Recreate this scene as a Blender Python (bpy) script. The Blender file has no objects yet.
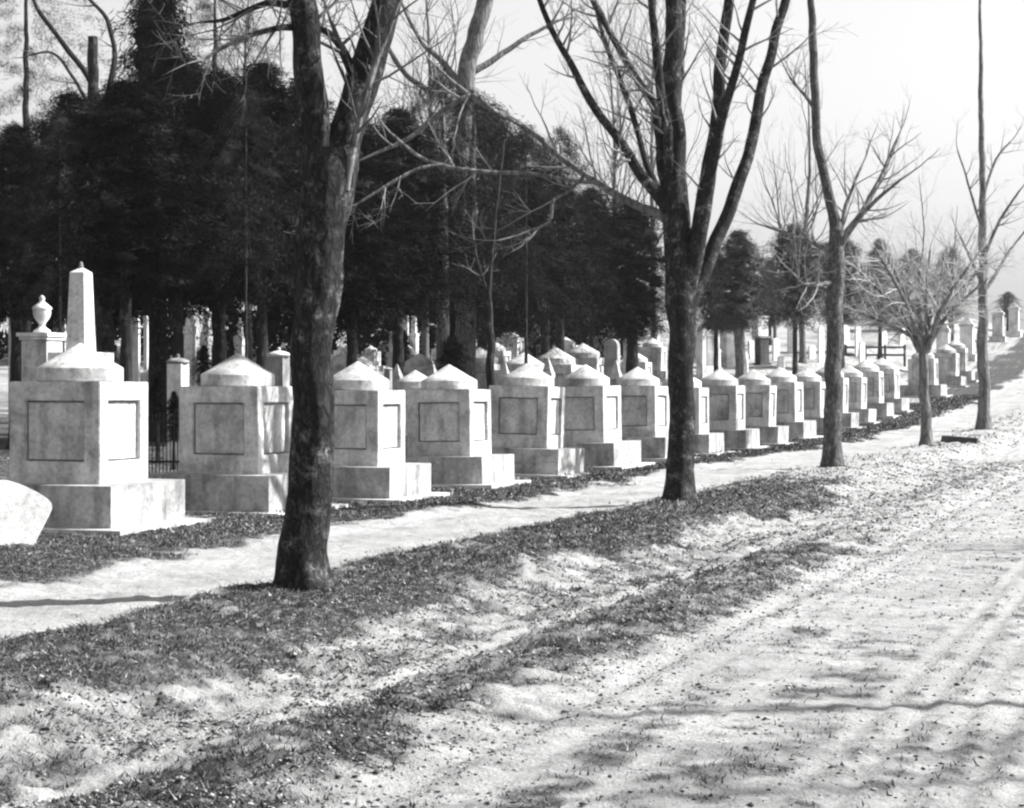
import bpy, bmesh, math, random
import numpy as np
from mathutils import Vector, Matrix, noise as mnoise

random.seed(11)
RNG = np.random.default_rng(5)
SC = bpy.context.scene
COL = SC.collection

# ------------------------------------------------------------------ camera frame
F, CX, HY, EYE = 2000.0, 512.0, 383.0, 1.62
TH = math.atan(0.3505)
SN, CS = math.sin(TH), math.cos(TH)
ROWD = Vector((SN, CS, 0.0))            # along the row of cenotaphs and the road
RIGHT = Vector((CS, -SN, 0.0))          # across it, towards the road


def X(px, Y):
    return (px - CX) / F * Y


def Zp(py, Y):
    return EYE + (HY - py) / F * Y


def uv(x, y):
    return x * SN + y * CS, x * CS - y * SN


def xy(u, v):
    return u * SN + v * CS, u * CS - v * SN


# ------------------------------------------------------------------ numpy noise
def _h(ix, iy, s):
    n = (ix.astype(np.int64) * 374761393 + iy.astype(np.int64) * 668265263 + s * 974634777) & 0xFFFFFFFF
    n = ((n ^ (n >> 13)) * 1274126177) & 0xFFFFFFFF
    n = (n ^ (n >> 16)) & 0xFFFFFFFF
    return n.astype(np.float64) / 4294967295.0


def vnoise(x, y, s=0):
    x0, y0 = np.floor(x), np.floor(y)
    fx, fy = x - x0, y - y0
    fx, fy = fx * fx * (3 - 2 * fx), fy * fy * (3 - 2 * fy)
    a, b = _h(x0, y0, s), _h(x0 + 1, y0, s)
    c, d = _h(x0, y0 + 1, s), _h(x0 + 1, y0 + 1, s)
    return (a * (1 - fx) + b * fx) * (1 - fy) + (c * (1 - fx) + d * fx) * fy


def fbm(x, y, s=0, o=4, g=0.5):
    t, a, n = 0.0, 1.0, 0.0
    for k in range(o):
        t = t + a * vnoise(x * 2 ** k + 17.3 * k, y * 2 ** k - 9.1 * k, s + k)
        n += a
        a *= g
    return t / n


def sstep(a, b, x):
    t = np.clip((x - a) / (b - a), 0, 1)
    return t * t * (3 - 2 * t)


def band(v, a, b, w):
    return sstep(a - w, a + w, v) * (1 - sstep(b - w, b + w, v))


# ------------------------------------------------------------------ terrain
def hill(u, v):
    d = 0.5 * ((u - 54) + np.sqrt((u - 54) ** 2 + 16))
    lim = 78.0
    d2 = np.where(d < lim, d, lim + 12 * np.tanh((d - lim) / 12.0))
    h = 0.011 * d2 + 0.00057 * d2 * d2
    e = 0.5 * ((-v - 15) + np.sqrt((-v - 15) ** 2 + 9))
    h = h - 0.10 * sstep(19, 27, u) * (1 - sstep(-10.9, -9.2, v)) * (1 - sstep(95, 130, u))
    h = h + 1.15 * sstep(13.4, 19.0, -v) * sstep(54, 76, u)
    return h + 0.024 * np.minimum(e, 60)


def profile(v):
    h = 0.02 * band(v, -7.0, -5.7, 0.35)
    h = h - 0.05 * band(v, -9.2, -7.3, 0.3)
    h = h - 0.17 * sstep(-6.0, -4.9, v)
    h = h + 0.05 * band(v, -4.3, -3.6, 0.3)
    return h


def ground0(x, y):
    u, v = uv(np.asarray(x, float), np.asarray(y, float))
    return hill(u, v) + profile(v)


def gz(x, y):
    return float(ground0(x, y))


RUTS = [(-3.36, 0.09, 0.045), (-3.02, 0.06, 0.025), (-2.55, 0.05, 0.015), (-1.78, 0.045, 0.03), (-1.56, 0.05, 0.04), (-1.30, 0.045, 0.03),
        (-1.06, 0.05, 0.04), (-0.86, 0.045, 0.03), (-0.60, 0.05, 0.03), (-4.62, 0.07, 0.03), (0.2, 0.08, 0.03), (0.55, 0.08, 0.03)]


def grassiness(u, v):
    wob = (fbm(u * 0.35, v * 0.35, 3) - 0.5) * 1.1 + (fbm(u * 1.7, v * 1.7, 9) - 0.5) * 0.7
    w = v + wob
    g = 1.15 * band(w, -11.9, -9.35, 0.25)
    g = np.maximum(g, (1.05 - 0.6 * sstep(52, 66, u)) * (1 - sstep(-12.2, -11.6, w)))
    bank = 1.1 * band(w, -7.35, -5.45, 0.28) * (1 - 0.72 * sstep(29, 37, u))
    g = np.maximum(g, bank)
    g = np.maximum(g, 0.86 * band(w, -4.8, -3.5, 0.3) * (1 - 0.75 * sstep(17, 27, u)))
    g = np.maximum(g, 0.58 * band(w, -5.5, -4.6, 0.2) * (1 - 0.6 * sstep(16, 26, u)))
    g = np.maximum(g, (0.66 - 0.34 * sstep(9, 16, u)) * sstep(-3.3, -2.9, v))
    g = np.maximum(g, 0.52 * band(v, -1.95, -0.45, 0.12))
    g = np.maximum(g, 0.30 * band(v, -3.6, -2.4, 0.1))
    g = np.maximum(g, 0.16 * band(w, -9.3, -7.4, 0.2))
    blot = sstep(0.5, 0.68, fbm(u * 0.5 + 4, v * 0.9, 21))
    g = g + 0.16 * blot * sstep(-3.1, -2.7, v) * (1 - sstep(13, 20, u))
    for rv, rw, rd in RUTS:
        c = rv + 0.06 * np.sin(u * 0.17 + rv * 0.4)
        g = g * (1 - 0.97 * np.exp(-((v - c) / (rw * 1.5)) ** 2))
    n = fbm(u * 2.6, v * 2.6, 31, 4, 0.62)
    n2 = fbm(u * 8.0, v * 8.0, 41, 3, 0.6)
    return np.clip(sstep(0.06, 0.98, g * 0.78 + (n - 0.5) * 0.8 + (n2 - 0.5) * 0.85), 0, 1)


def ground_full(u, v):
    x, y = xy(u, v)
    h = hill(u, v) + profile(v)
    near = 1 - sstep(60, 120, u)
    h = h + (fbm(u * 0.6, v * 0.6, 51) - 0.5) * (0.10 - 0.08 * sstep(-3.8, -3.0, v))
    h = h + (fbm(u * 2.5, v * 2.5, 61, 4, 0.6) - 0.5) * (0.05 - 0.042 * sstep(-3.7, -3.1, v)) * near
    rough = 0.35 + 0.65 * np.clip(band(v, -5.6, -3.5, 0.3) + 0.7 * band(v, -7.4, -5.5, 0.3), 0, 1)
    clod = fbm(u * 7, v * 7, 71, 3, 0.65)
    h = h + (clod - 0.5) * 0.085 * rough * near * (1 - 0.6 * sstep(-3.6, -3.0, v))
    h = h + sstep(0.60, 0.74, fbm(u * 5.2, v * 5.2, 81, 2)) * 0.035 * rough * near
    for rv, rw, rd in RUTS:
        c = rv + 0.06 * np.sin(u * 0.17 + rv * 0.4)
        k = np.exp(-((v - c) / rw) ** 2)
        rd = rd * 0.5
        h = h - rd * k + rd * 0.55 * np.exp(-((v - c - 1.7 * rw) / (rw * 0.8)) ** 2)
    return h


# ------------------------------------------------------------------ materials
def new_mat(name, rough=0.9):
    m = bpy.data.materials.new(name)
    m.use_nodes = True
    nt = m.node_tree
    b = nt.nodes['Principled BSDF']
    b.inputs['Roughness'].default_value = rough
    b.inputs['Specular IOR Level'].default_value = 0.15
    return m, nt, b


def N(nt, t, **kw):
    n = nt.nodes.new(t)
    for k, v in kw.items():
        if k in n.inputs:
            n.inputs[k].default_value = v
        else:
            setattr(n, k, v)
    return n


def ramp(nt, src, stops):
    r = nt.nodes.new('ShaderNodeValToRGB')
    e = r.color_ramp.elements
    while len(e) < len(stops):
        e.new(0.5)
    for i, (p, c) in enumerate(stops):
        e[i].position = p
        e[i].color = (c, c, c, 1)
    nt.links.new(src, r.inputs[0])
    return r.outputs[0]


def math_n(nt, op, a, b=None):
    n = nt.nodes.new('ShaderNodeMath')
    n.operation = op
    for i, s in enumerate((a, b)):
        if s is None:
            continue
        if isinstance(s, (int, float)):
            n.inputs[i].default_value = s
        else:
            nt.links.new(s, n.inputs[i])
    return n.outputs[0]


def mixc(nt, f, a, b, mode='MIX'):
    n = nt.nodes.new('ShaderNodeMix')
    n.data_type = 'RGBA'
    n.blend_type = mode
    for s, i in ((f, 0), (a, 6), (b, 7)):
        if isinstance(s, (int, float)):
            n.inputs[i].default_value = s if i == 0 else (s, s, s, 1)
        else:
            nt.links.new(s, n.inputs[i])
    return n.outputs[2]


def bump(nt, b, h, strength, dist):
    n = nt.nodes.new('ShaderNodeBump')
    n.inputs['Strength'].default_value = strength
    n.inputs['Distance'].default_value = dist
    nt.links.new(h, n.inputs['Height'])
    nt.links.new(n.outputs[0], b.inputs['Normal'])


def stone_mat(name, lo, hi, stain, scale=1.0):
    m, nt, b = new_mat(name, 0.85)
    tc = N(nt, 'ShaderNodeTexCoord')
    oi = N(nt, 'ShaderNodeObjectInfo')
    add = nt.nodes.new('ShaderNodeVectorMath')
    add.operation = 'ADD'
    sc = nt.nodes.new('ShaderNodeVectorMath')
    sc.operation = 'SCALE'
    comb = N(nt, 'ShaderNodeCombineXYZ')
    for i in range(3):
        nt.links.new(oi.outputs['Random'], comb.inputs[i])
    nt.links.new(comb.outputs[0], sc.inputs[0])
    sc.inputs['Scale'].default_value = 40.0
    nt.links.new(tc.outputs['Object'], add.inputs[0])
    nt.links.new(sc.outputs[0], add.inputs[1])
    co = add.outputs[0]
    n1 = N(nt, 'ShaderNodeTexNoise', Scale=2.6 * scale, Detail=6.0, Roughness=0.62)
    n2 = N(nt, 'ShaderNodeTexNoise', Scale=19.0 * scale, Detail=5.0, Roughness=0.7)
    mp = N(nt, 'ShaderNodeMapping')
    mp.inputs['Scale'].default_value = (6.0, 6.0, 0.9)
    nt.links.new(co, mp.inputs[0])
    n3 = N(nt, 'ShaderNodeTexNoise', Scale=1.0 * scale, Detail=4.0, Roughness=0.55)
    nt.links.new(co, n1.inputs['Vector'])
    nt.links.new(co, n2.inputs['Vector'])
    nt.links.new(mp.outputs[0], n3.inputs['Vector'])
    basec = ramp(nt, n1.outputs[0], [(0.28, lo), (0.62, hi)])
    fine = ramp(nt, n2.outputs[0], [(0.3, 0.62), (0.56, 1.0)])
    strk = ramp(nt, n3.outputs[0], [(0.36, stain), (0.54, 1.0)])
    n4 = N(nt, 'ShaderNodeTexNoise', Scale=1.3 * scale, Detail=7.0, Roughness=0.68, Distortion=0.6)
    nt.links.new(co, n4.inputs['Vector'])
    blot = ramp(nt, n4.outputs[0], [(0.36, 0.5), (0.52, 1.0)])
    c = mixc(nt, 1.0, basec, fine, 'MULTIPLY')
    c = mixc(nt, 0.7, c, mixc(nt, 1.0, c, strk, 'MULTIPLY'))
    c = mixc(nt, 0.8, c, mixc(nt, 1.0, c, blot, 'MULTIPLY'))
    nt.links.new(c, b.inputs['Base Color'])
    hh = math_n(nt, 'ADD', n2.outputs[0], math_n(nt, 'MULTIPLY', n1.outputs[0], 1.6))
    bump(nt, b, hh, 0.35, 0.02)
    return m


def bark_mat(name, lo, hi, lichen, zs=0.22, scale=14.0):
    m, nt, b = new_mat(name, 0.95)
    tc = N(nt, 'ShaderNodeTexCoord')
    mp = N(nt, 'ShaderNodeMapping')
    mp.inputs['Scale'].default_value = (1, 1, zs)
    nt.links.new(tc.outputs['Object'], mp.inputs[0])
    vo = N(nt, 'ShaderNodeTexVoronoi', Scale=scale)
    vo.feature = 'DISTANCE_TO_EDGE'
    nz = N(nt, 'ShaderNodeTexNoise', Scale=scale * 0.6, Detail=6.0, Roughness=0.7)
    nt.links.new(mp.outputs[0], nz.inputs['Vector'])
    warp = nt.nodes.new('ShaderNodeVectorMath')
    warp.operation = 'ADD'
    nt.links.new(mp.outputs[0], warp.inputs[0])
    wsc = nt.nodes.new('ShaderNodeVectorMath')
    wsc.operation = 'SCALE'
    nt.links.new(nz.outputs['Color'], wsc.inputs[0])
    wsc.inputs['Scale'].default_value = 0.12
    nt.links.new(wsc.outputs[0], warp.inputs[1])
    nt.links.new(warp.outputs[0], vo.inputs['Vector'])
    n2 = N(nt, 'ShaderNodeTexNoise', Scale=5.5, Detail=5.0, Roughness=0.65)
    nt.links.new(tc.outputs['Object'], n2.inputs['Vector'])
    c = ramp(nt, nz.outputs[0], [(0.3, lo), (0.7, hi)])
    crack = ramp(nt, vo.outputs['Distance'], [(0.0, 0.45), (0.12, 1.0)])
    c = mixc(nt, 1.0, c, crack, 'MULTIPLY')
    n3 = N(nt, 'ShaderNodeTexNoise', Scale=30.0, Detail=4.0, Roughness=0.7)
    nt.links.new(tc.outputs['Object'], n3.inputs['Vector'])
    lic = ramp(nt, n2.outputs[0], [(0.52, 0.0), (0.68, 1.0)])
    lic = math_n(nt, 'MULTIPLY', lic, ramp(nt, n3.outputs[0], [(0.42, 0.0), (0.56, 1.0)]))
    c = mixc(nt, math_n(nt, 'MULTIPLY', lic, 0.8), c, lichen)
    nt.links.new(c, b.inputs['Base Color'])
    hgt = math_n(nt, 'ADD', math_n(nt, 'MULTIPLY', ramp(nt, vo.outputs['Distance'], [(0.0, 0.0), (0.2, 1.0)]), 0.7), nz.outputs[0])
    bump(nt, b, hgt, 0.9, 0.035)
    return m


def leaf_mat(name, lo, hi, pale=0.06):
    m, nt, b = new_mat(name, 0.85)
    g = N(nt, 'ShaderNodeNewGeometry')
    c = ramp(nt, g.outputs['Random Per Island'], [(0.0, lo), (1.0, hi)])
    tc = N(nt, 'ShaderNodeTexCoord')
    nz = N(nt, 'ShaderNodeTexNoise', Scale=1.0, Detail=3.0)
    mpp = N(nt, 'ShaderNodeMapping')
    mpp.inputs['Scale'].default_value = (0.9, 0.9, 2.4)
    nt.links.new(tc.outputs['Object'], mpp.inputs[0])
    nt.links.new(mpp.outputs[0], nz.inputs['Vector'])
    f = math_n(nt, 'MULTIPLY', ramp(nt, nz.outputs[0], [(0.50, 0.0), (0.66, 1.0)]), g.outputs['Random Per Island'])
    c = mixc(nt, f, c, pale)  # paler noise patches put sunlit boughs into the needle colour
    nt.links.new(c, b.inputs['Base Color'])
    b.inputs['Specular IOR Level'].default_value = 0.02
    return m


def ground_mat():
    m, nt, b = new_mat('earth_and_turf', 0.97)
    b.inputs['Specular IOR Level'].default_value = 0.05
    at = N(nt, 'ShaderNodeAttribute', attribute_name='turf')
    tc = N(nt, 'ShaderNodeTexCoord')
    co = tc.outputs['Object']
    nz = N(nt, 'ShaderNodeTexNoise', Scale=1.1, Detail=7.0, Roughness=0.65)
    nf = N(nt, 'ShaderNodeTexNoise', Scale=16.0, Detail=6.0, Roughness=0.72)
    ng = N(nt, 'ShaderNodeTexNoise', Scale=55.0, Detail=4.0, Roughness=0.7)
    vo = N(nt, 'ShaderNodeTexVoronoi', Scale=24.0, Randomness=1.0)
    for n in (nz, nf, ng, vo):
        nt.links.new(co, n.inputs['Vector'])
    soil = ramp(nt, nz.outputs[0], [(0.3, 0.28), (0.68, 0.44)])
    soil = mixc(nt, 1.0, soil, ramp(nt, nf.outputs[0], [(0.32, 0.62), (0.55, 1.0)]), 'MULTIPLY')
    soil = mixc(nt, 1.0, soil, ramp(nt, ng.outputs[0], [(0.3, 0.72), (0.55, 1.0)]), 'MULTIPLY')
    # dark leaf crumbs and pebbles lying in the sand
    spk = ramp(nt, vo.outputs['Distance'], [(0.10, 1.0), (0.22, 0.0)])
    spk = math_n(nt, 'MULTIPLY', spk, ramp(nt, nf.outputs[0], [(0.50, 0.0), (0.58, 1.0)]))
    soil = mixc(nt, math_n(nt, 'MULTIPLY', spk, 0.8), soil, 0.09)
    turf = ramp(nt, nf.outputs[0], [(0.36, 0.014), (0.52, 0.055), (0.66, 0.22)])
    turf = mixc(nt, 1.0, turf, ramp(nt, ng.outputs[0], [(0.3, 0.5), (0.6, 1.2)]), 'MULTIPLY')
    f = math_n(nt, 'ADD', at.outputs['Fac'], math_n(nt, 'MULTIPLY', math_n(nt, 'SUBTRACT', nf.outputs[0], 0.5), 1.9))
    f = ramp(nt, f, [(0.18, 0.0), (0.86, 1.0)])
    c = mixc(nt, f, soil, turf)
    nt.links.new(c, b.inputs['Base Color'])
    hh = math_n(nt, 'ADD', nf.outputs[0], math_n(nt, 'MULTIPLY', ng.outputs[0], 0.5))
    bump(nt, b, hh, 0.8, 0.05)
    return m


def plain_mat(name, c, rough=0.8):
    m, nt, b = new_mat(name, rough)
    tc = N(nt, 'ShaderNodeTexCoord')
    n = N(nt, 'ShaderNodeTexNoise', Scale=9.0, Detail=4.0)
    nt.links.new(tc.outputs['Object'], n.inputs['Vector'])
    nt.links.new(ramp(nt, n.outputs[0], [(0.3, c * 0.7), (0.7, c * 1.15)]), b.inputs['Base Color'])
    return m


M_STONE = stone_mat('whitewashed_sandstone', 0.38, 0.64, 0.6)
M_PANEL = stone_mat('weathered_sandstone_panel', 0.34, 0.60, 0.6)
M_BASE = stone_mat('streaked_sandstone', 0.22, 0.46, 0.42)
M_MARBLE = stone_mat('pale_marble', 0.58, 0.76, 0.75)
M_GREY = stone_mat('grey_stone', 0.20, 0.36, 0.55)
M_DARKST = stone_mat('dark_stone', 0.045, 0.09, 0.6)
M_BARK = bark_mat('rough_dark_bark', 0.013, 0.050, 0.26, 0.35, 20)
M_BARK3 = bark_mat('haze_lightened_bark', 0.05, 0.15, 0.34, 0.3, 16)  # third trunk's bark, lightened to stand for haze
M_WTWIG = plain_mat('sunlit_twig_bark', 0.42)  # sunlight on the spreading tree's twigs, put into their colour
M_BARK2 = bark_mat('dark_conifer_bark', 0.012, 0.04, 0.14, 0.15, 10)
M_PALEB = bark_mat('pale_or_light_washed_bark', 0.09, 0.20, 0.32, 0.2, 8)  # pale trunks; also limbs with sunlight and haze put into the colour
M_TWIG = plain_mat('twig_bark', 0.10)
M_PTWIG = plain_mat('pale_twig_bark', 0.22)
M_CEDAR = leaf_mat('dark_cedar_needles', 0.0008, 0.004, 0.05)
M_CEDAR2 = leaf_mat('haze_greyed_needles', 0.018, 0.08, 0.14)  # needles greyed so the colour carries the distance haze
M_CEDAR3 = leaf_mat('haze_paled_needles', 0.07, 0.22, 0.30)  # paler still, haze of the farthest cedars painted into the needles
M_PINE = leaf_mat('pine_needles', 0.004, 0.025, 0.09)
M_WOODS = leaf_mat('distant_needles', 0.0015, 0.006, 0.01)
M_IRON = plain_mat('dark_iron', 0.02, 0.6)
M_GROUND = ground_mat()


def tone_mat(name):
    m, nt, b = new_mat(name, 0.9)
    g = N(nt, 'ShaderNodeNewGeometry')
    c = ramp(nt, g.outputs['Random Per Island'], [(0.0, 0.014), (0.5, 0.045), (0.8, 0.11), (1.0, 0.38)])
    nt.links.new(c, b.inputs['Base Color'])
    b.inputs['Specular IOR Level'].default_value = 0.05
    return m


M_BLADE = tone_mat('dry_grass_blades')


def clod_mat():
    m, nt, b = new_mat('clod_and_leaf', 0.95)
    g = N(nt, 'ShaderNodeNewGeometry')
    c = ramp(nt, g.outputs['Random Per Island'], [(0.0, 0.025), (0.5, 0.08), (0.65, 0.22), (1.0, 0.42)])
    nt.links.new(c, b.inputs['Base Color'])
    return m


M_CLOD = clod_mat()


# ------------------------------------------------------------------ object helpers
def tag(o, label=None, cat=None, group=None, kind=None):
    if label:
        o['label'] = label
    if cat:
        o['category'] = cat
    if group:
        o['group'] = group
    if kind:
        o['kind'] = kind
    return o


def empty(name, loc, rz=0.0):
    o = bpy.data.objects.new(name, None)
    o.empty_display_size = 0.3
    COL.objects.link(o)
    o.location = loc
    o.rotation_euler = (0, 0, rz)
    return o


def mesh_np(name, V, Fc, mat, parent=None, smooth=False):
    """V (n,3) array, Fc (m,k) array of equal-size faces."""
    V = np.asarray(V, np.float32)
    Fc = np.asarray(Fc, np.int32)
    me = bpy.data.meshes.new(name)
    me.vertices.add(len(V))
    me.vertices.foreach_set('co', V.ravel())
    k = Fc.shape[1]
    me.loops.add(Fc.size)
    me.loops.foreach_set('vertex_index', Fc.ravel())
    me.polygons.add(len(Fc))
    me.polygons.foreach_set('loop_start', np.arange(0, Fc.size, k, dtype=np.int32))
    me.polygons.foreach_set('loop_total', np.full(len(Fc), k, np.int32))
    if smooth:
        me.polygons.foreach_set('use_smooth', np.ones(len(Fc), bool))
    me.update(calc_edges=True)
    me.validate()
    me.materials.append(mat)
    o = bpy.data.objects.new(name, me)
    COL.objects.link(o)
    if parent is not None:
        o.parent = parent
    return o


def link_mesh(name, me, parent=None):
    o = bpy.data.objects.new(name, me)
    COL.objects.link(o)
    if parent is not None:
        o.parent = parent
    return o


def bm_obj(name, bm, mat, parent=None, bev=0.0, smooth=False):
    if bev:
        bmesh.ops.bevel(bm, geom=[e for e in bm.edges if e.is_manifold and e.calc_face_angle(0) > 0.5],
                        offset=bev, segments=2, affect='EDGES', profile=0.6)
    bmesh.ops.recalc_face_normals(bm, faces=bm.faces)
    me = bpy.data.meshes.new(name)
    bm.to_mesh(me)
    bm.free()
    if smooth:
        for p in me.polygons:
            p.use_smooth = True
    me.materials.append(mat)
    return link_mesh(name, me, parent)


def bx(bm, cx, cy, z0, w, d, h, top=1.0):
    """box w x d x h standing at z0; top scales its upper face."""
    vs = []
    for z, k in ((z0, 1.0), (z0 + h, top)):
        for sx, sy in ((-1, -1), (1, -1), (1, 1), (-1, 1)):
            vs.append(bm.verts.new((cx + sx * w / 2 * k, cy + sy * d / 2 * k, z)))
    for f in ((3, 2, 1, 0), (4, 5, 6, 7), (0, 1, 5, 4), (1, 2, 6, 5), (2, 3, 7, 6), (3, 0, 4, 7)):
        bm.faces.new([vs[i] for i in f])


def lathe(bm, prof, seg=24, cx=0.0, cy=0.0):
    rings = []
    for r, z in prof:
        if r < 1e-5:
            rings.append([bm.verts.new((cx, cy, z))])
        else:
            rings.append([bm.verts.new((cx + r * math.cos(2 * math.pi * i / seg), cy + r * math.sin(2 * math.pi * i / seg), z)) for i in range(seg)])
    for a, b in zip(rings, rings[1:]):
        for i in range(seg):
            j = (i + 1) % seg
            if len(a) == 1:
                bm.faces.new((a[0], b[j], b[i]))
            elif len(b) == 1:
                bm.faces.new((a[i], a[j], b[0]))
            else:
                bm.faces.new((a[i], a[j], b[j], b[i]))
    if len(rings[0]) > 1:
        bm.faces.new(list(reversed(rings[0])))
    if len(rings[-1]) > 1:
        bm.faces.new(rings[-1])


def copy_tree(o, parent=None):
    c = o.copy()
    COL.objects.link(c)
    if parent is not None:
        c.parent = parent
    for ch in list(o.children):
        copy_tree(ch, c)
    return c


# ------------------------------------------------------------------ tubes for trunks and limbs
class Tubes:
    def __init__(self):
        self.v, self.f = [], []

    def add(self, pts, rad, sides=8, rough=0.0, seed=0.0, flare=None):
        n0 = len(self.v)
        n = len(pts)
        t = (pts[1] - pts[0]).normalized()
        nrm = t.orthogonal().normalized()
        for i, p in enumerate(pts):
            if 0 < i < n - 1:
                t2 = (pts[i + 1] - pts[i - 1]).normalized()
            elif i == n - 1:
                t2 = (pts[i] - pts[i - 1]).normalized()
            else:
                t2 = t
            q = t.rotation_difference(t2)
            nrm = (q @ nrm)
            nrm = (nrm - t2 * nrm.dot(t2)).normalized()
            t = t2
            bn = t.cross(nrm)
            for k in range(sides):
                a = 2 * math.pi * k / sides
                d = nrm * math.cos(a) + bn * math.sin(a)
                r = rad[i]
                if rough:
                    r *= 1 + rough * mnoise.noise(Vector((d.x * 1.7 + seed, d.y * 1.7, p.z * 2.2 + seed))) \
                         + rough * 0.7 * mnoise.noise(Vector((d.x * 5 + seed, d.y * 5, p.z * 5.0)))
                if flare:
                    z0, amt, hgt = flare
                    e = math.exp(-max(0, p.z - z0) / hgt)
                    r *= 1 + amt * e * (1 + 0.7 * mnoise.noise(Vector((d.x * 2.2 + seed, d.y * 2.2, 3.1))))
                self.v.append(p + d * r)
        for i in range(n - 1):
            for k in range(sides):
                a = n0 + i * sides + k
                b = n0 + i * sides + (k + 1) % sides
                self.f.append((a, b, b + sides, a + sides))
        # closed tip
        c = len(self.v)
        for k in range(sides):
            self.v.append(pts[-1].copy())
        for k in range(sides):
            a = n0 + (n - 1) * sides + k
            b = n0 + (n - 1) * sides + (k + 1) % sides
            self.f.append((a, b, c + (k + 1) % sides, c + k))

    def build(self, name, mat, parent=None, origin=None):
        V = np.array([tuple(p) for p in self.v], np.float32)
        if origin is not None:
            V = V - np.array(tuple(origin), np.float32)
        return mesh_np(name, V, np.array(self.f), mat, parent, smooth=True)


def spline(pts, rad, step=0.12):
    """Catmull-Rom through pts (Vectors) with radii."""
    P, R = [], []
    n = len(pts)
    for i in range(n - 1):
        p0, p1, p2, p3 = pts[max(i - 1, 0)], pts[i], pts[i + 1], pts[min(i + 2, n - 1)]
        m = max(2, int((p2 - p1).length / step))
        for k in range(m):
            t = k / m
            q = 0.5 * ((2 * p1) + (p2 - p0) * t + (2 * p0 - 5 * p1 + 4 * p2 - p3) * t * t + (3 * p1 - p0 - 3 * p2 + p3) * t ** 3)
            P.append(q)
            R.append(rad[i] * (1 - t) + rad[i + 1] * t)
    P.append(pts[-1])
    R.append(rad[-1])
    for i in range(2, len(P)):
        q = P[i]
        k = min(0.05, R[i] * 0.55 + 0.008) * min(1.0, i / 8)
        P[i] = q + k * Vector((mnoise.noise(q * 1.9), mnoise.noise(q * 1.9 + Vector((7, 3, 1))), 0.5 * mnoise.noise(q * 1.9 + Vector((2, 9, 5)))))
    return P, R


def rnd_dir():
    while True:
        v = Vector((random.uniform(-1, 1), random.uniform(-1, 1), random.uniform(-1, 1)))
        if 0.1 < v.length < 1:
            return v.normalized()


def grow(T, p, d, L, r, level, up=0.25, wander=0.35, kids=3):
    n = max(4, int(L / 0.16))
    pts, rad = [p.copy()], [r]
    d = d.normalized()
    for i in range(n):
        d = (d + rnd_dir() * wander * 0.45 + Vector((0, 0, up * 0.22))).normalized()
        p = p + d * (L / n)
        pts.append(p.copy())
        rad.append(max(0.0022, r * (1 - 0.82 * (i + 1) / n)))
    T.add(pts, rad, 5 if r > 0.012 else 3)
    if level > 0:
        for k in range(kids):
            i = random.randint(int(n * 0.25), n - 1)
            dd = (pts[min(i + 1, n)] - pts[i]).normalized()
            side = dd.cross(rnd_dir()).normalized()
            grow(T, pts[i], dd * random.uniform(0.5, 0.9) + side * random.uniform(0.5, 0.9), L * random.uniform(0.35, 0.62), max(0.003, rad[i] * 0.6), level - 1, up, wander, kids)


def bare_tree(name, label, px, Y, trunk_px, limbs, bark, twigmat, group=None, flare=0.35, twig=(9, 1.2, 2),
              base_py=None, up=0.25, sides=20, tw_up=0.3, cat='tree', step=0.12, rough=0.09, pale=()):
    """trunk_px: [(px, py, radius_px, dy)...] from the foot up. limbs: lists of the same, each one child."""
    x = X(px, Y)
    g = gz(x, Y)
    root = tag(empty(name, (x, Y, g)), label, cat, group)
    o = Vector((x, Y, g))

    def W(q):
        yy = Y + q[3] if len(q) > 3 else Y
        return Vector((X(q[0], yy), yy, Zp(q[1], yy))), q[2] / F * Y
    pr = [W(q) for q in trunk_px]
    pts = [a for a, _ in pr]
    rad = [b for _, b in pr]
    pts[0] = Vector((x, Y, g - 0.25))
    P_, R_ = spline(pts, rad, step)
    T = Tubes()
    T.add(P_, R_, sides, rough, px * 0.37, (g, flare * 1.25, 0.2))
    T.build('trunk', bark, root, o)
    cr = Tubes()
    for li, lim in enumerate(limbs):
        pr = [W(q) for q in lim]
        P2, R2 = spline([a for a, _ in pr], [b for _, b in pr], step)
        L = Tubes()
        L.add(P2, R2, 14 if R2[0] > 0.05 else 8, rough, px * 0.11 + li)
        L.build('limb', M_PALEB if li in pale else bark, root, o)
        n, ln, lev = twig
        n = max(1, n // 3) if (li in pale and len(limbs) > 8) else n
        tot = len(P2)
        for k in range(n):
            i = random.randint(int(tot * 0.2), tot - 2)
            dd = (P2[i + 1] - P2[i]).normalized()
            side = dd.cross(rnd_dir()).normalized()
            grow(cr, P2[i], dd * 0.6 + side * 0.8, ln * random.uniform(0.5, 1.2), min(R2[i] * 0.5, 0.02), lev, up=tw_up)
        if tot > 4:
            grow(cr, P2[-1], P2[-1] - P2[-3], ln, R2[-1] * 0.9, lev, up=tw_up)
    if cr.v:
        cr.build('crown', twigmat, root, o)
    return root


# ------------------------------------------------------------------ GROUND
def axis(fine0, fine1, d, lo, hi, gr):
    a = list(np.arange(fine0, fine1, d))
    s = d
    while a[-1] < hi:
        s *= gr
        a.append(a[-1] + s)
    b = []
    s, q = d, fine0
    while q > lo:
        s *= gr
        q -= s
        b.append(q)
    return np.array(b[::-1] + a)


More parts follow.
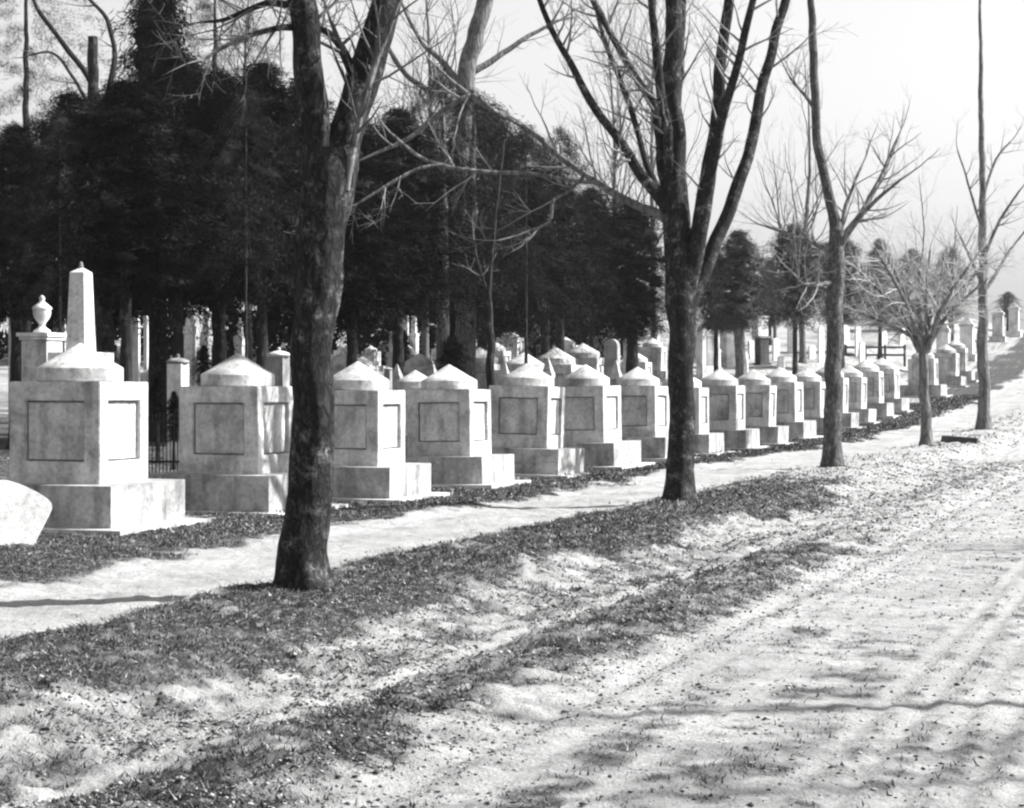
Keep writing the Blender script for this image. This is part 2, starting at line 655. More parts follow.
def build_ground():
    U = axis(7.0, 26.0, 0.045, -80, 460, 1.016)
    Vv = axis(-12.6, 1.0, 0.045, -330, 300, 1.09)
    nu, nv = len(U), len(Vv)
    uu, vv = np.meshgrid(U, Vv, indexing='ij')
    h = ground_full(uu, vv)
    x, y = xy(uu, vv)
    V = np.stack([x, y, h], -1).reshape(-1, 3)
    turf = grassiness(uu, vv).reshape(-1)
    idx = np.arange(nu * nv).reshape(nu, nv)
    Q = np.stack([idx[:-1, :-1], idx[:-1, 1:], idx[1:, 1:], idx[1:, :-1]], -1)[:, :, ::-1]
    uc = (uu[:-1, :-1] + uu[1:, 1:]) / 2
    vc = (vv[:-1, :-1] + vv[1:, 1:]) / 2
    w = vc + (fbm(uc * 0.35, vc * 0.35, 3) - 0.5) * 1.1
    path = (w > -9.35) & (w < -7.35)
    road = (w >= -5.45) & (w < 5.0)
    for nm, msk in (('ground', ~(path | road)), ('footpath', path), ('dirt_road', road)):
        q = Q[msk].reshape(-1, 4)
        used, inv = np.unique(q, return_inverse=True)
        o = mesh_np(nm, V[used], inv.reshape(-1, 4), M_GROUND, None, smooth=True)
        at = o.data.attributes.new('turf', 'FLOAT', 'POINT')
        at.data.foreach_set('value', turf[used].astype(np.float32))
        tag(o, kind='structure')


build_ground()


def scatter_uv(n, u0, u1, v0, v1, thresh):
    """random points denser near the camera, kept where the turf mask allows and in the view wedge."""
    t = RNG.random(n)
    u = u0 * (u1 / u0) ** t
    v = v0 + (v1 - v0) * RNG.random(n)
    x, y = xy(u, v)
    keep = (np.abs(x) < 0.285 * y + 0.6) & (y > 5.5)
    u, v = u[keep], v[keep]
    g = grassiness(u, v)
    keep = RNG.random(len(u)) < np.clip((g - thresh[0]) / (thresh[1] - thresh[0]), 0, 1)
    return u[keep], v[keep]


def build_grass():
    parts = [scatter_uv(200000, 6.5, 75, -7.8, -5.0, (0.12, 1.3)),
             scatter_uv(100000, 11.5, 90, -12.2, -8.8, (0.3, 0.9)),
             scatter_uv(130000, 6.5, 34, -5.0, -3.0, (0.15, 1.6)),
             scatter_uv(110000, 6.5, 25, -3.0, 1.2, (0.2, 2.2)),
             scatter_uv(40000, 24, 110, -24, -12.2, (0.3, 0.9))]
    u = np.concatenate([p[0] for p in parts])
    v = np.concatenate([p[1] for p in parts])
    n = len(u)
    z = ground_full(u, v)
    x, y = xy(u, v)
    dist = np.maximum(1.0, y / 13.0)
    a = RNG.random(n) * 2 * np.pi
    lean = RNG.random(n) * 2.2
    hgt = (0.008 + 0.03 * RNG.random(n) ** 2.2) * dist ** 0.35
    wid = (0.003 + 0.004 * RNG.random(n)) * dist
    ca, sa = np.cos(a), np.sin(a)
    b = RNG.random(n) * 2 * np.pi
    lx, ly = np.cos(b) * lean * hgt, np.sin(b) * lean * hgt
    base = np.stack([x, y, z - 0.004], -1)
    s = np.stack([ca * wid, sa * wid, np.zeros(n)], -1)
    tip = base + np.stack([lx, ly, hgt + 0.004], -1)
    V = np.stack([base - s, base + s, tip], 1).reshape(-1, 3)
    Fc = np.arange(3 * n).reshape(-1, 3)
    o = mesh_np('grass', V, Fc, M_BLADE)
    tag(o, 'short dry grass and leaf litter on the verges beside the footpath', 'grass', kind='stuff')


build_grass()


def build_clods():
    n = 90000
    t = RNG.random(n)
    u = 6.8 * (45 / 6.8) ** t
    v = np.where(RNG.random(n) < 0.75, RNG.normal(-4.6, 0.75, n), RNG.uniform(-7.4, 1.0, n))
    x, y = xy(u, v)
    k = (np.abs(x) < 0.285 * y + 0.5) & (y > 5.5) & (fbm(u * 1.4, v * 1.4, 91) > 0.40) & (v > -7.6)
    u, v, x, y = u[k], v[k], x[k], y[k]
    n = len(u)
    z = ground_full(u, v)
    dist = np.maximum(1.0, y / 14.0)
    r = (0.005 + 0.014 * RNG.random(n) ** 4) * dist ** 0.6
    P0 = np.array([(1, 0, 0), (-1, 0, 0), (0, 1, 0), (0, -1, 0), (0, 0, 1), (0, 0, -1)], float)
    F0 = np.array([(0, 2, 4), (2, 1, 4), (1, 3, 4), (3, 0, 4), (2, 0, 5), (1, 2, 5), (3, 1, 5), (0, 3, 5)])
    jit = 0.35 + 1.1 * RNG.random((n, 6, 1))
    ang = RNG.random(n) * 6.28
    R = np.zeros((n, 3, 3))
    R[:, 0, 0] = np.cos(ang); R[:, 0, 1] = -np.sin(ang)
    R[:, 1, 0] = np.sin(ang); R[:, 1, 1] = np.cos(ang)
    R[:, 2, 2] = 0.2 + 0.5 * RNG.random(n)
    loc = np.einsum('nij,nkj->nki', R, P0[None] * jit) * r[:, None, None]
    V = (loc + np.stack([x, y, z + r * 0.2], -1)[:, None, :]).reshape(-1, 3)
    Fc = (F0[None] + 6 * np.arange(n)[:, None, None]).reshape(-1, 3)
    o = mesh_np('soil_clods', V, Fc, M_CLOD)
    tag(o, 'crumbled clods, pebbles and dead leaves strewn along the road edge', 'clods', kind='stuff')


build_clods()

# ------------------------------------------------------------------ CENOTAPHS
DW, DH, BW, BH, FH = 1.124, 1.125, 1.744, 0.455, 0.05


def die_mesh():
    bm = bmesh.new()
    w, h = DW / 2, DH
    pw, ph, pz, dp = 0.37, 0.335, DH * 0.515, 0.11
    for k in range(4):
        R = Matrix.Rotation(k * math.pi / 2, 3, 'Z')

        def q(x, y, z):
            return bm.verts.new(R @ Vector((x, y, z)))
        y = -w
        o = [q(-w, y, 0), q(w, y, 0), q(w, y, h), q(-w, y, h)]
        i = [q(-pw, y, pz - ph), q(pw, y, pz - ph), q(pw, y, pz + ph), q(-pw, y, pz + ph)]
        r = [q(-pw, y + dp, pz - ph), q(pw, y + dp, pz - ph), q(pw, y + dp, pz + ph), q(-pw, y + dp, pz + ph)]
        for a in range(4):
            b = (a + 1) % 4
            bm.faces.new((o[a], o[b], i[b], i[a]))
            bm.faces.new((i[a], i[b], r[b], r[a]))
        bm.faces.new(r)
    top = [bm.verts.new((sx * w, sy * w, h)) for sx, sy in ((-1, -1), (1, -1), (1, 1), (-1, 1))]
    bm.faces.new(top)
    bmesh.ops.remove_doubles(bm, verts=bm.verts, dist=1e-5)
    bmesh.ops.bevel(bm, geom=[e for e in bm.edges if e.is_manifold and e.calc_face_angle(0) > 0.5], offset=0.009, segments=2, affect='EDGES')
    return bm


def make_cenotaph():
    root = empty('cenotaph', (0, 0, 0))
    bm = bmesh.new(); bx(bm, 0.04, -0.04, -0.35, BW + 0.42, BW + 0.42, 0.35 + FH)
    bm_obj('footing', bm, M_STONE, root, 0.01)
    bm = bmesh.new(); bx(bm, 0, 0, FH, BW, BW, BH)
    bm_obj('base', bm, M_BASE, root, 0.014)
    d = bm_obj('die', die_mesh(), M_STONE, root)
    d.location = (0, 0, FH + BH)
    for k in range(4):
        bm = bmesh.new()
        bx(bm, 0, 0, -0.314, 0.696, 0.06, 0.628)
        p = bm_obj('panel', bm, M_PANEL, d)
        R = Matrix.Rotation(k * math.pi / 2, 4, 'Z')
        p.matrix_local = R @ Matrix.Translation((0, -DW / 2 + 0.05 + 0.03, DH * 0.515))
    bm = bmesh.new()
    z = 0
    lathe(bm, [(0.470, 0), (0.482, 0.010), (0.482, 0.150), (0.474, 0.162), (0.35, 0.232), (0.18, 0.334), (0.02, 0.430), (0, 0.438)], 48)
    c = bm_obj('cap', bm, M_STONE, root, smooth=True)
    for p in c.data.polygons:
        p.use_smooth = True
    c.data.set_sharp_from_angle(angle=math.radians(32))
    c.location = (0, 0, FH + BH + DH)
    return root


PROTO = make_cenotaph()
used = [False]


def cenotaph(x, y, label, group, rz=None, s=1.0, dz=0.0):
    o = PROTO if not used[0] else copy_tree(PROTO)
    used[0] = True
    o.location = (x, y, gz(x, y) - 0.01 + dz)
    o.rotation_euler = (math.radians(random.uniform(-1.1, 1.1)), math.radians(random.uniform(-1.1, 1.1)),
                        -TH + math.radians(random.uniform(-2.2, 2.2)) if rz is None else rz)
    o.scale = (s, s, s)
    tag(o, label, 'cenotaph', group)
    return o


ROWL = [
    'largest white cenotaph at the near end of the row, beside the leaning rounded slab',
    'second white cenotaph of the front row, just left of the big forked trunk',
    'third white cenotaph of the front row, its left side hidden by the big forked trunk',
    'fourth front-row cenotaph, the first one wholly right of the big forked trunk',
    'fifth front-row cenotaph, with dark stains under its panel, second right of the forked trunk',
    'sixth front-row cenotaph, with a dark streaked plinth, third right of the forked trunk',
    'seventh front-row cenotaph, standing just left of the many-limbed middle tree trunk',
    'eighth front-row cenotaph, mostly hidden behind the many-limbed middle tree trunk',
    'ninth front-row cenotaph, the first one clear of the middle tree trunk on its far side',
    'tenth front-row cenotaph, second past the many-limbed middle tree trunk',
    'eleventh front-row cenotaph, third past the middle tree, white with a small plinth',
    'twelfth front-row cenotaph, partly cut off by the slim straight third roadside trunk',
    'thirteenth front-row cenotaph, first one past the slim third roadside trunk, dark plinth',
    'fourteenth front-row cenotaph, second past the slim third roadside trunk',
    'fifteenth front-row cenotaph, third past the slim third roadside trunk where the slope begins',
    'sixteenth front-row cenotaph, just before the low spreading tree, on the rising ground',
    None,
    None,
    'bleached cenotaph just right of the low spreading tree\'s trunk on the rising ground',
    None,
    'bleached cenotaph on the slope, midway between the low spreading tree and the thin last trunk',
    'bleached cenotaph on the slope, close left of the thin straight last trunk',
    None,
]
Z0 = 21.85
for n, lab in enumerate(ROWL):
    if lab is None:
        continue
    Yc = Z0 * (1 + 0.1674 * n)
    Xc = (-415 + 117.3 * n) / F * Z0
    c = Vector((Xc, Yc, 0)) + ROWD * (DW / 2) - RIGHT * (DW / 2)
    cenotaph(c.x, c.y, lab, 'cenotaphs in the front row', s=1.0 if n < 2 else random.uniform(0.975, 1.03))

# cenotaphs of the rows behind: (apex px, apex py, distance)
BACK = [
    (154, 365, 60, 'pyramid-capped cenotaph far back in the gap between the first two front cenotaphs'),
    (199, 360, 66, 'small distant cenotaph cap just left of the second front cenotaph\'s peak'),
    (337, 354, 60, 'distant cenotaph cap touching the right edge of the big forked trunk'),
    (346, 343, 80, 'higher distant cenotaph with white cap, close right of the big forked trunk'),
    (371, 349, 84, 'distant dark-sided cenotaph above the third front cenotaph\'s right shoulder'),
    (405, 343, 78, 'distant cenotaph with grey cap, straight above the gap left of the fourth front cenotaph'),
    (420, 353, 66, 'white-capped dark cenotaph looking over the fourth front cenotaph\'s left shoulder'),
    (416, 370, 45, 'low white cenotaph cap right behind the fourth front cenotaph\'s left edge'),
    (479, 347, 62, 'pale distant cenotaph just left of the thin dark sapling trunk'),
    (510, 329, 88, 'distant cenotaph with dark drum, upper left of the pair above the fifth front cenotaph'),
    (532, 323, 92, 'highest distant cenotaph with bright cap, upper right above the fifth front cenotaph'),
    (523, 352, 56, 'near back-row cenotaph peeping directly over the fifth front cenotaph'),
    (556, 347, 60, 'back-row cenotaph standing in the gap between the fifth and sixth front cenotaphs'),
    (584, 343, 66, 'back-row cenotaph rising directly behind the sixth front cenotaph\'s peak'),
    (607, 327, 90, 'high distant cenotaph with white cap, upper right of the sixth front cenotaph'),
    (566, 337, 82, 'distant cenotaph above the right shoulder of the fifth front cenotaph'),
    (586, 332, 96, 'small far cenotaph cap behind the one that rises over the sixth cenotaph'),
    (494, 341, 74, 'distant cenotaph partly behind the thin dark sapling trunk'),
    (440, 349, 88, 'small distant cenotaph at the feet of the pale trunk pair'),
    (636, 352, 70, 'back-row cenotaph directly behind the seventh front cenotaph\'s peak'),
    (362, 356, 70, 'distant cenotaph just above the third front cenotaph\'s peak'),
    (384, 340, 92, 'small far cenotaph under the white markers above the fourth cenotaph'),
    (548, 334, 100, 'small far cenotaph right of the highest bright-capped one above the fifth cenotaph'),
    (283, 365, 64, 'distant cenotaph close left of the big forked trunk, behind the domed pedestal'),
    (652, 338, 78, 'back-row cenotaph between the round dark cedar\'s trunk and the middle tree'),
]
for px, py, Y, lab in BACK:
    x = X(px, Y)
    top = FH + BH + DH + 0.438
    s = min(1.3, max(0.55, (Zp(py, Y) - gz(x, Y) + 0.01) / top))
    cenotaph(x, Y, lab, 'cenotaphs in the rows behind', s=s)

# ------------------------------------------------------------------ other monuments
def place(name, label, cat, px, Y, rz=None, group=None):
    x = X(px, Y)
    o = empty(name, (x, Y, gz(x, Y) - 0.02), -TH if rz is None else rz)
    return tag(o, label, cat, group)


def top_of(px_unused, py, Y, o):
    return Zp(py, Y) - o.location.z


# leaning rounded slab at the near end
def leaning_slab():
    bm = bmesh.new()
    W_, H_, T_ = 0.60, 0.54, 0.09
    pts = [(-W_ / 2, -0.5), (W_ / 2, -0.5), (W_ / 2, H_ - 0.13)]
    for k in range(1, 16):
        a = math.pi * k / 16
        pts.append((W_ / 2 * math.cos(a), H_ - 0.13 + 0.13 * math.sin(a) ** .5))
    pts.append((-W_ / 2, H_ - 0.13))
    A = [bm.verts.new((x, -T_ / 2, z)) for x, z in pts]
    B = [bm.verts.new((x, T_ / 2, z)) for x, z in pts]
    bm.faces.new(A)
    bm.faces.new(list(reversed(B)))
    for i in range(len(A)):
        j = (i + 1) % len(A)
        bm.faces.new((A[j], A[i], B[i], B[j]))
    o = bm_obj('headstone', bm, M_MARBLE, None, 0.012)
    Y = 19.6
    x = X(3, Y)
    o.location = (x, Y, gz(x, Y) + 0.10)
    o.rotation_euler = (math.radians(-20), math.radians(25), math.radians(6))
    tag(o, 'white round-topped headstone slab leaning over beside the nearest cenotaph', 'headstone')


leaning_slab()


def obelisk(label, px, Y, top_py, w_base_px, w_top_px, foot_py, ped_px, mat=M_MARBLE, finial=False, rz=None):
    o = place('obelisk', label, 'obelisk', px, Y, rz)
    zt, zf = top_of(px, top_py, Y, o), top_of(px, foot_py, Y, o)
    k = Y / F / 1.25
    wb, wt, wp = w_base_px * k, w_top_px * k, ped_px * k
    bm = bmesh.new(); bx(bm, 0, 0, 0, wp * 1.35, wp * 1.35, zf * 0.28); bm_obj('plinth', bm, mat, o, 0.012)
    bm = bmesh.new(); bx(bm, 0, 0, zf * 0.28, wp, wp, zf * 0.64); bx(bm, 0, 0, zf * 0.922, wp * 1.18, wp * 1.18, zf * 0.075)
    bm_obj('pedestal', bm, mat, o, 0.01)
    bm = bmesh.new(); bx(bm, 0, 0, zf, wb, wb, zt - zf - wt * 0.35, wt / wb); bm_obj('shaft', bm, mat, o, 0.008)
    bm = bmesh.new(); bx(bm, 0, 0, zt - wt * 0.35, wt * 0.995, wt * 0.995, wt * 0.35, 0.05); bm_obj('point', bm, mat, o)
    if finial:
        bm = bmesh.new()
        lathe(bm, [(0.0, zt - 0.02), (0.03, zt - 0.01), (0.035, zt + 0.02), (0.015, zt + 0.04), (0.03, zt + 0.055), (0, zt + 0.075)], 10)
        bm_obj('finial', bm, M_GREY, o, smooth=True)
    return o


obelisk('tall pale obelisk rising behind the nearest cenotaph', 81, 27.0, 267, 27, 20, 352, 50, M_MARBLE, True)
obelisk('slim white spire between two dark trunks behind the second cenotaph', 190, 62, 296, 9, 2, 326, 11)
obelisk('thin white shaft, leftmost of the white markers under the trees above the fourth cenotaph', 397, 82, 317, 4.5, 4, 338, 7)
obelisk('narrow pale pillar in front of the white markers above the fourth cenotaph', 391, 64, 331, 4, 3.6, 352, 8, M_STONE)
obelisk('small white shaft, rightmost of the white markers above the fourth cenotaph', 414, 84, 316, 6, 5, 333, 9)


def urn_pedestal(label, px, Y, top_py, ped_top_py, ped_px, cat='pedestal'):
    o = place('urn_pedestal', label, cat, px, Y)
    zt, zp = top_of(px, top_py, Y, o), top_of(px, ped_top_py, Y, o)
    w = ped_px * Y / F / 1.25
    bm = bmesh.new(); bx(bm, 0, 0, 0, w * 1.3, w * 1.3, 0.28); bm_obj('plinth', bm, M_STONE, o, 0.012)
    bm = bmesh.new(); bx(bm, 0, 0, 0.28, w, w, zp - 0.28 - 0.10); bm_obj('shaft', bm, M_STONE, o, 0.01)
    bm = bmesh.new(); bx(bm, 0, 0, zp - 0.10, w * 1.12, w * 1.12, 0.045); bx(bm, 0, 0, zp - 0.053, w * 1.26, w * 1.26, 0.053)
    bm_obj('cornice', bm, M_MARBLE, o, 0.006)
    h = zt - zp
    r = h * 0.235
    bm = bmesh.new()
    lathe(bm, [(r * 0.95, zp), (r * 0.95, zp + h * .06), (r * 0.5, zp + h * .13), (r * 0.3, zp + h * .2), (r * 0.45, zp + h * .27), (r * .85, zp + h * .40),
               (r, zp + h * .54), (r * .95, zp + h * .60), (r * 1.1, zp + h * .63), (r * 1.08, zp + h * .67), (r * .7, zp + h * .74), (r * .3, zp + h * .82),
               (r * .26, zp + h * .86), (r * .34, zp + h * .91), (r * .2, zp + h * .97), (0, zp + h)], 24)
    bm_obj('urn', bm, M_MARBLE, o, smooth=True)
    return o


urn_pedestal('square pedestal carrying a lidded stone urn, left of the tall obelisk', 42, 28.5, 295, 333, 36)


def lid_pedestal(label, px, Y, top_py, w_px, body, lid):
    o = place('lidded_pedestal', label, 'pedestal', px, Y)
    zt = top_of(px, top_py, Y, o)
    w = w_px * Y / F / 1.25
    bm = bmesh.new(); bx(bm, 0, 0, 0, w * 1.35, w * 1.35, 0.3); bm_obj('plinth', bm, body, o, 0.012)
    zl = zt - w * 0.62
    bm = bmesh.new(); bx(bm, 0, 0, 0.3, w, w, zl - 0.3); bm_obj('shaft', bm, body, o, 0.01)
    bm = bmesh.new()
    lathe(bm, [(w * .56, zl), (w * .72, zl + w * .08), (w * .72, zl + w * .16), (w * .60, zl + w * .26), (w * .3, zl + w * .36), (w * .09, zl + w * .40),
               (w * .08, zl + w * .44), (w * .13, zl + w * .50), (w * .10, zl + w * .58), (0, zl + w * .62)], 24)
    bm_obj('lid', bm, lid, o, smooth=True)
    return o


lid_pedestal('white pedestal with dark domed lid and ball, left of the second cenotaph\'s peak', 178, 40, 354, 20, M_MARBLE, M_GREY)
lid_pedestal('grey pedestal with pale domed lid, between the second cenotaph and the forked trunk', 279, 42, 347, 20, M_GREY, M_STONE)
lid_pedestal('short grey pedestal with dark lid, right of the third cenotaph\'s peak', 388, 44, 366, 8, M_GREY, M_GREY)


def statue(label, px, Y, top_py, foot_py, w_px):
    o = place('statue', label, 'statue', px, Y)
    zt, zf = top_of(px, top_py, Y, o), top_of(px, foot_py, Y, o)
    w = w_px * Y / F
    bm = bmesh.new(); bx(bm, 0, 0, 0, w * 1.5, w * 1.5, zf * 0.3); bx(bm, 0, 0, zf * 0.302, w * 1.0, w * 1.0, zf * 0.6); bx(bm, 0, 0, zf * 0.905, w * 1.2, w * 1.2, zf * 0.094)
    bm_obj('pedestal', bm, M_MARBLE, o, 0.01)
    h = zt - zf
    bm = bmesh.new()
    lathe(bm, [(h * .17, zf), (h * .18, zf + h * .05), (h * .15, zf + h * .25), (h * .14, zf + h * .42), (h * .115, zf + h * .55), (h * .135, zf + h * .68), (h * .14, zf + h * .77),
               (h * .10, zf + h * .82), (h * .042, zf + h * .85), (h * .04, zf + h * .87), (h * .06, zf + h * .905), (h * .068, zf + h * .94), (h * .05, zf + h * .98), (0, zf + h)], 20)
    for v in bm.verts:                                   # drapery folds and a turned stance
        a = math.atan2(v.co.y, v.co.x)
        t = (v.co.z - zf) / h
        if t < 0.8:
            k = 1 + 0.10 * math.sin(a * 7 + t * 4) * (1 - t)
            v.co.x *= k; v.co.y *= k * 0.8
        v.co.x += 0.04 * h * math.sin(t * 3.0)
    bmesh.ops.recalc_face_normals(bm, faces=bm.faces)
    b = bm_obj('figure', bm, M_MARBLE, o, smooth=True)
    T = Tubes()
    T.add([Vector((h * .13, 0, zf + h * .77)), Vector((h * .19, -h * .05, zf + h * .62)), Vector((h * .10, -h * .13, zf + h * .58))], [h * .045, h * .04, h * .03], 8)
    T.build('arm', M_MARBLE, o)
    return o


statue('white draped statue on a pedestal, right of the slim white spire', 206, 60, 304, 336, 8)
statue('white statue on a tall pedestal directly above the second cenotaph\'s peak', 240, 56, 318, 336, 8)


def tablet(label, px, Y, top_py, w_px, mat=M_MARBLE, panel=False, thick=0.1, arch=0.3, rz=None, lean=0.0):
    x = X(px, Y)
    g = gz(x, Y)
    h = Zp(top_py, Y) - g
    w = w_px * Y / F / (0.78 if px > 690 and rz is None else 1.0)
    bm = bmesh.new()
    a_h = w * arch
    pts = [(-w / 2, -0.2), (w / 2, -0.2), (w / 2, h - a_h)] + [(w / 2 * math.cos(math.pi * k / 12), h - a_h + a_h * math.sin(math.pi * k / 12)) for k in range(1, 12)] + [(-w / 2, h - a_h)]
    A = [bm.verts.new((px_, -thick / 2, z)) for px_, z in pts]
    B = [bm.verts.new((px_, thick / 2, z)) for px_, z in pts]
    bm.faces.new(A); bm.faces.new(list(reversed(B)))
    for i in range(len(A)):
        j = (i + 1) % len(A)
        bm.faces.new((A[j], A[i], B[i], B[j]))
    o = bm_obj('headstone', bm, mat, None, 0.01)
    o.location = (x, Y, g)
    o.rotation_euler = (lean, 0, (math.radians(40) if px > 690 else -TH) if rz is None else rz)
    tag(o, label, 'headstone', 'upright headstones behind the row')
    if panel:
        bm = bmesh.new(); bx(bm, 0, -thick / 2 - 0.006, h * 0.25, w * 0.55, 0.02, h * 0.52)
        bm_obj('panel', bm, M_GREY, o)
    return o


tablet('white headstone between two dark trunks, right of the tall obelisk', 135, 58, 318, 10)
tablet('thin pale post-like headstone beside the flared trunk right of the obelisk', 146, 66, 316, 4)
tablet('white slab headstone in the middle of the white markers above the fourth cenotaph', 406, 86, 315, 5)
for lab, px, Y, t, w_ in [
    ('low white headstone on the slope, right behind the tenth front cenotaph', 744, 86, 352, 8),
    ('small white headstone on the slope, left of the dark block tomb', 751, 100, 340, 6),
    ('small white headstone between the two thin cedar stems left of the slim third trunk', 776, 98, 338, 7),
    ('white headstone low on the slope, right behind the eleventh front cenotaph', 781, 84, 356, 7),
    ('small pale headstone on the slope, just left of the slim third trunk', 812, 100, 345, 7),
    ('little white headstone on the slope, right of the slim third trunk', 862, 100, 342, 6),
    ('little white headstone below the pale hazy cedar, left of the low spreading tree', 884, 112, 330, 6),
    ('little pale headstone seen through the low spreading tree\'s left branches', 902, 116, 328, 6),
]:
    tablet(lab, px, Y, t, w_)
tablet('small white headstone under the trees, just right of the pale trunk pair', 482, 74, 334, 9)
tablet('tall round-topped headstone with grey panel, right of the middle tree', 708, 80, 323, 19, M_MARBLE, True, 0.35, 0.4)
tablet('dark arched headstone right behind the sixth cenotaph, below a white cap', 612, 58, 339, 14, M_GREY, False, 0.3, 0.5)
tablet('pale headstone left of the round dark cedar\'s trunk', 628, 66, 337, 9, M_STONE)
tablet('white headstone on the far slope, left of the slim third roadside trunk', 791, 105, 317, 7)
tablet('small white headstone on the far slope, touching the slim third trunk', 821, 98, 326, 6)
tablet('pale headstone on the far slope, right of the slim third trunk', 846, 112, 316, 7)
tablet('low white headstone far right of the slim third trunk, near a dark rail', 858, 104, 326, 6)
tablet('white headstone at the picture\'s far left edge under the cedars', 12, 50, 314, 6)
tablet('small pale headstone behind the urn pedestal and obelisk', 61, 52, 308, 13, M_STONE, False, .2, .25)


def pillar_tomb(label, px, Y, top_py, w_px, mat=M_MARBLE):
    o = place('pillar_tomb', label, 'tomb', px, Y)
    h = top_of(px, top_py, Y, o)
    w = w_px * Y / F / 1.25
    bm = bmesh.new(); bx(bm, 0, 0, -0.3, w * 1.5, w * 1.5, 0.3 + h * .16); bm_obj('plinth', bm, mat, o, 0.012)
    bm = bmesh.new(); bx(bm, 0, 0, h * .16, w, w, h * .62); bm_obj('shaft', bm, mat, o, 0.012)
    bm = bmesh.new(); bx(bm, 0, 0, h * .78, w * 1.16, w * 1.16, h * .06); bx(bm, 0, 0, h * .842, w * 1.0, w * 1.0, h * .158, .12)
    bm_obj('cap', bm, M_STONE, o, 0.008)
    return o


pillar_tomb('tall white tomb behind the far end of the row, left of the thin last trunk', 943, 104, 320, 15)
pillar_tomb('tall white tomb rising over the far row, just left of the thin last trunk', 967, 114, 317, 16)
pillar_tomb('tall pale tomb behind the far row, right of the thin last trunk', 998, 128, 307, 13, M_STONE)
pillar_tomb('tall white tomb behind the far row, at the picture\'s right edge', 1014, 132, 302, 12)


def box_tomb(label, px, Y, top_py, w_px, mat, lid):
    o = place('box_tomb', label, 'tomb', px, Y, math.radians(42) if px > 690 else None)
    h = max(0.35, top_of(px, top_py, Y, o))
    w = w_px * Y / F / 1.15
    bm = bmesh.new(); bx(bm, 0, 0, -0.2, w * 1.15, w * 0.75, 0.32); bm_obj('plinth', bm, mat, o, 0.012)
    bm = bmesh.new(); bx(bm, 0, 0, 0.12, w * .95, w * .55, h - 0.22); bm_obj('chest', bm, mat, o, 0.01)
    bm = bmesh.new(); bx(bm, 0, 0, h - 0.10, w * 1.1, w * .7, 0.10); bm_obj('lid', bm, lid, o, 0.012)
    return o


box_tomb('big white block tomb on the slope behind the row, left of the leaning pale trunk', 729, 92, 320, 22, M_MARBLE, M_MARBLE)
box_tomb('pale block tomb on the slope, right of the leaning trunk', 760, 108, 316, 18, M_MARBLE, M_STONE)
box_tomb('low dark block tomb on the slope, right of the leaning trunk', 762, 94, 336, 16, M_DARKST, M_GREY)
box_tomb('white block tomb with dark lid, high between the thin trunks above the sixth cenotaph', 568, 100, 304, 16, M_MARBLE, M_DARKST)


for lab, px, Y, t, w_, mt in [
    ('small capped tomb pillar in the crowd above the fifth cenotaph\'s left shoulder', 502, 62, 350, 10, M_STONE),
    ('pale capped tomb pillar just under the highest bright-capped cenotaph', 541, 84, 340, 9, M_MARBLE),
    ('white capped tomb pillar in the crowd right of the fifth cenotaph\'s cap', 573, 76, 346, 9, M_MARBLE),
    ('pale capped tomb pillar high above the sixth cenotaph, left of the round cedar', 596, 92, 338, 8, M_STONE),
    ('white capped tomb pillar high left of the round cedar\'s trunk', 618, 98, 331, 8, M_MARBLE),
    ('white capped tomb pillar far up between the round cedar and the middle tree', 655, 104, 324, 9, M_MARBLE),
    ('white capped tomb pillar on the slope close right of the middle tree', 696, 96, 340, 7, M_MARBLE),
    ('pale capped tomb pillar on the slope, left of the leaning pale trunk', 717, 88, 346, 8, M_STONE),
    ('small capped tomb pillar in the crowd above the third cenotaph\'s right edge', 397, 70, 350, 9, M_STONE),
    ('white capped tomb pillar between the fourth and fifth cenotaphs, left of the sapling', 470, 66, 352, 9, M_MARBLE),
    ('pale capped tomb pillar close behind the gap left of the fourth front cenotaph', 397, 52, 364, 12, M_STONE),
    ('grey capped tomb pillar just left of the fourth front cenotaph\'s peak', 432, 56, 361, 11, M_GREY),
    ('pale capped tomb pillar between the sapling and the fifth front cenotaph', 505, 50, 362, 11, M_STONE),
    ('white capped tomb pillar close behind the gap right of the fifth front cenotaph', 548, 52, 358, 12, M_MARBLE),
    ('grey capped tomb pillar at the sixth front cenotaph\'s right shoulder', 616, 54, 360, 11, M_GREY),
    ('pale capped tomb pillar beside the big forked trunk, left of the third cenotaph\'s peak', 349, 50, 364, 11, M_STONE),
    ('low dark capped tomb pillar right of the second cenotaph\'s cap', 296, 52, 368, 10, M_GREY),
]:
    pillar_tomb(lab, px, Y, t, w_, mt)


def iron_fence():
    Y = 36.0
    xa, xb = X(120, Y), X(330, Y)
    n = 58
    o = tag(empty('iron_fence', ((xa + xb) / 2, Y, gz((xa + xb) / 2, Y))), 'dark iron picket fence seen in the gap between the first two cenotaphs', 'fence')
    L = xb - xa
    bm = bmesh.new()
    for z in (0.22, 0.92):
        bx(bm, 0, 0, z, L, 0.035, 0.04)
    bm_obj('rail', bm, M_IRON, o)
    bm = bmesh.new()
    for i in range(n + 1):
        xx = -L / 2 + L * i / n
        bx(bm, xx, -0.028, 0.02, 0.017, 0.017, 1.03)
        bx(bm, xx, -0.028, 1.052, 0.03, 0.03, 0.08, 0.05)
    pk = bm_obj('pickets', bm, M_IRON, o)
    pk.name = 'picket_panel'
    for s in (-1, 1):
        bm = bmesh.new(); bx(bm, s * (L / 2 + 0.06), 0, -0.1, 0.08, 0.08, 1.3)
        lathe(bm, [(0.03, 1.2), (0.06, 1.26), (0.0, 1.33)], 10, s * (L / 2 + 0.06), 0)
        bm_obj('post', bm, M_IRON, o)


iron_fence()


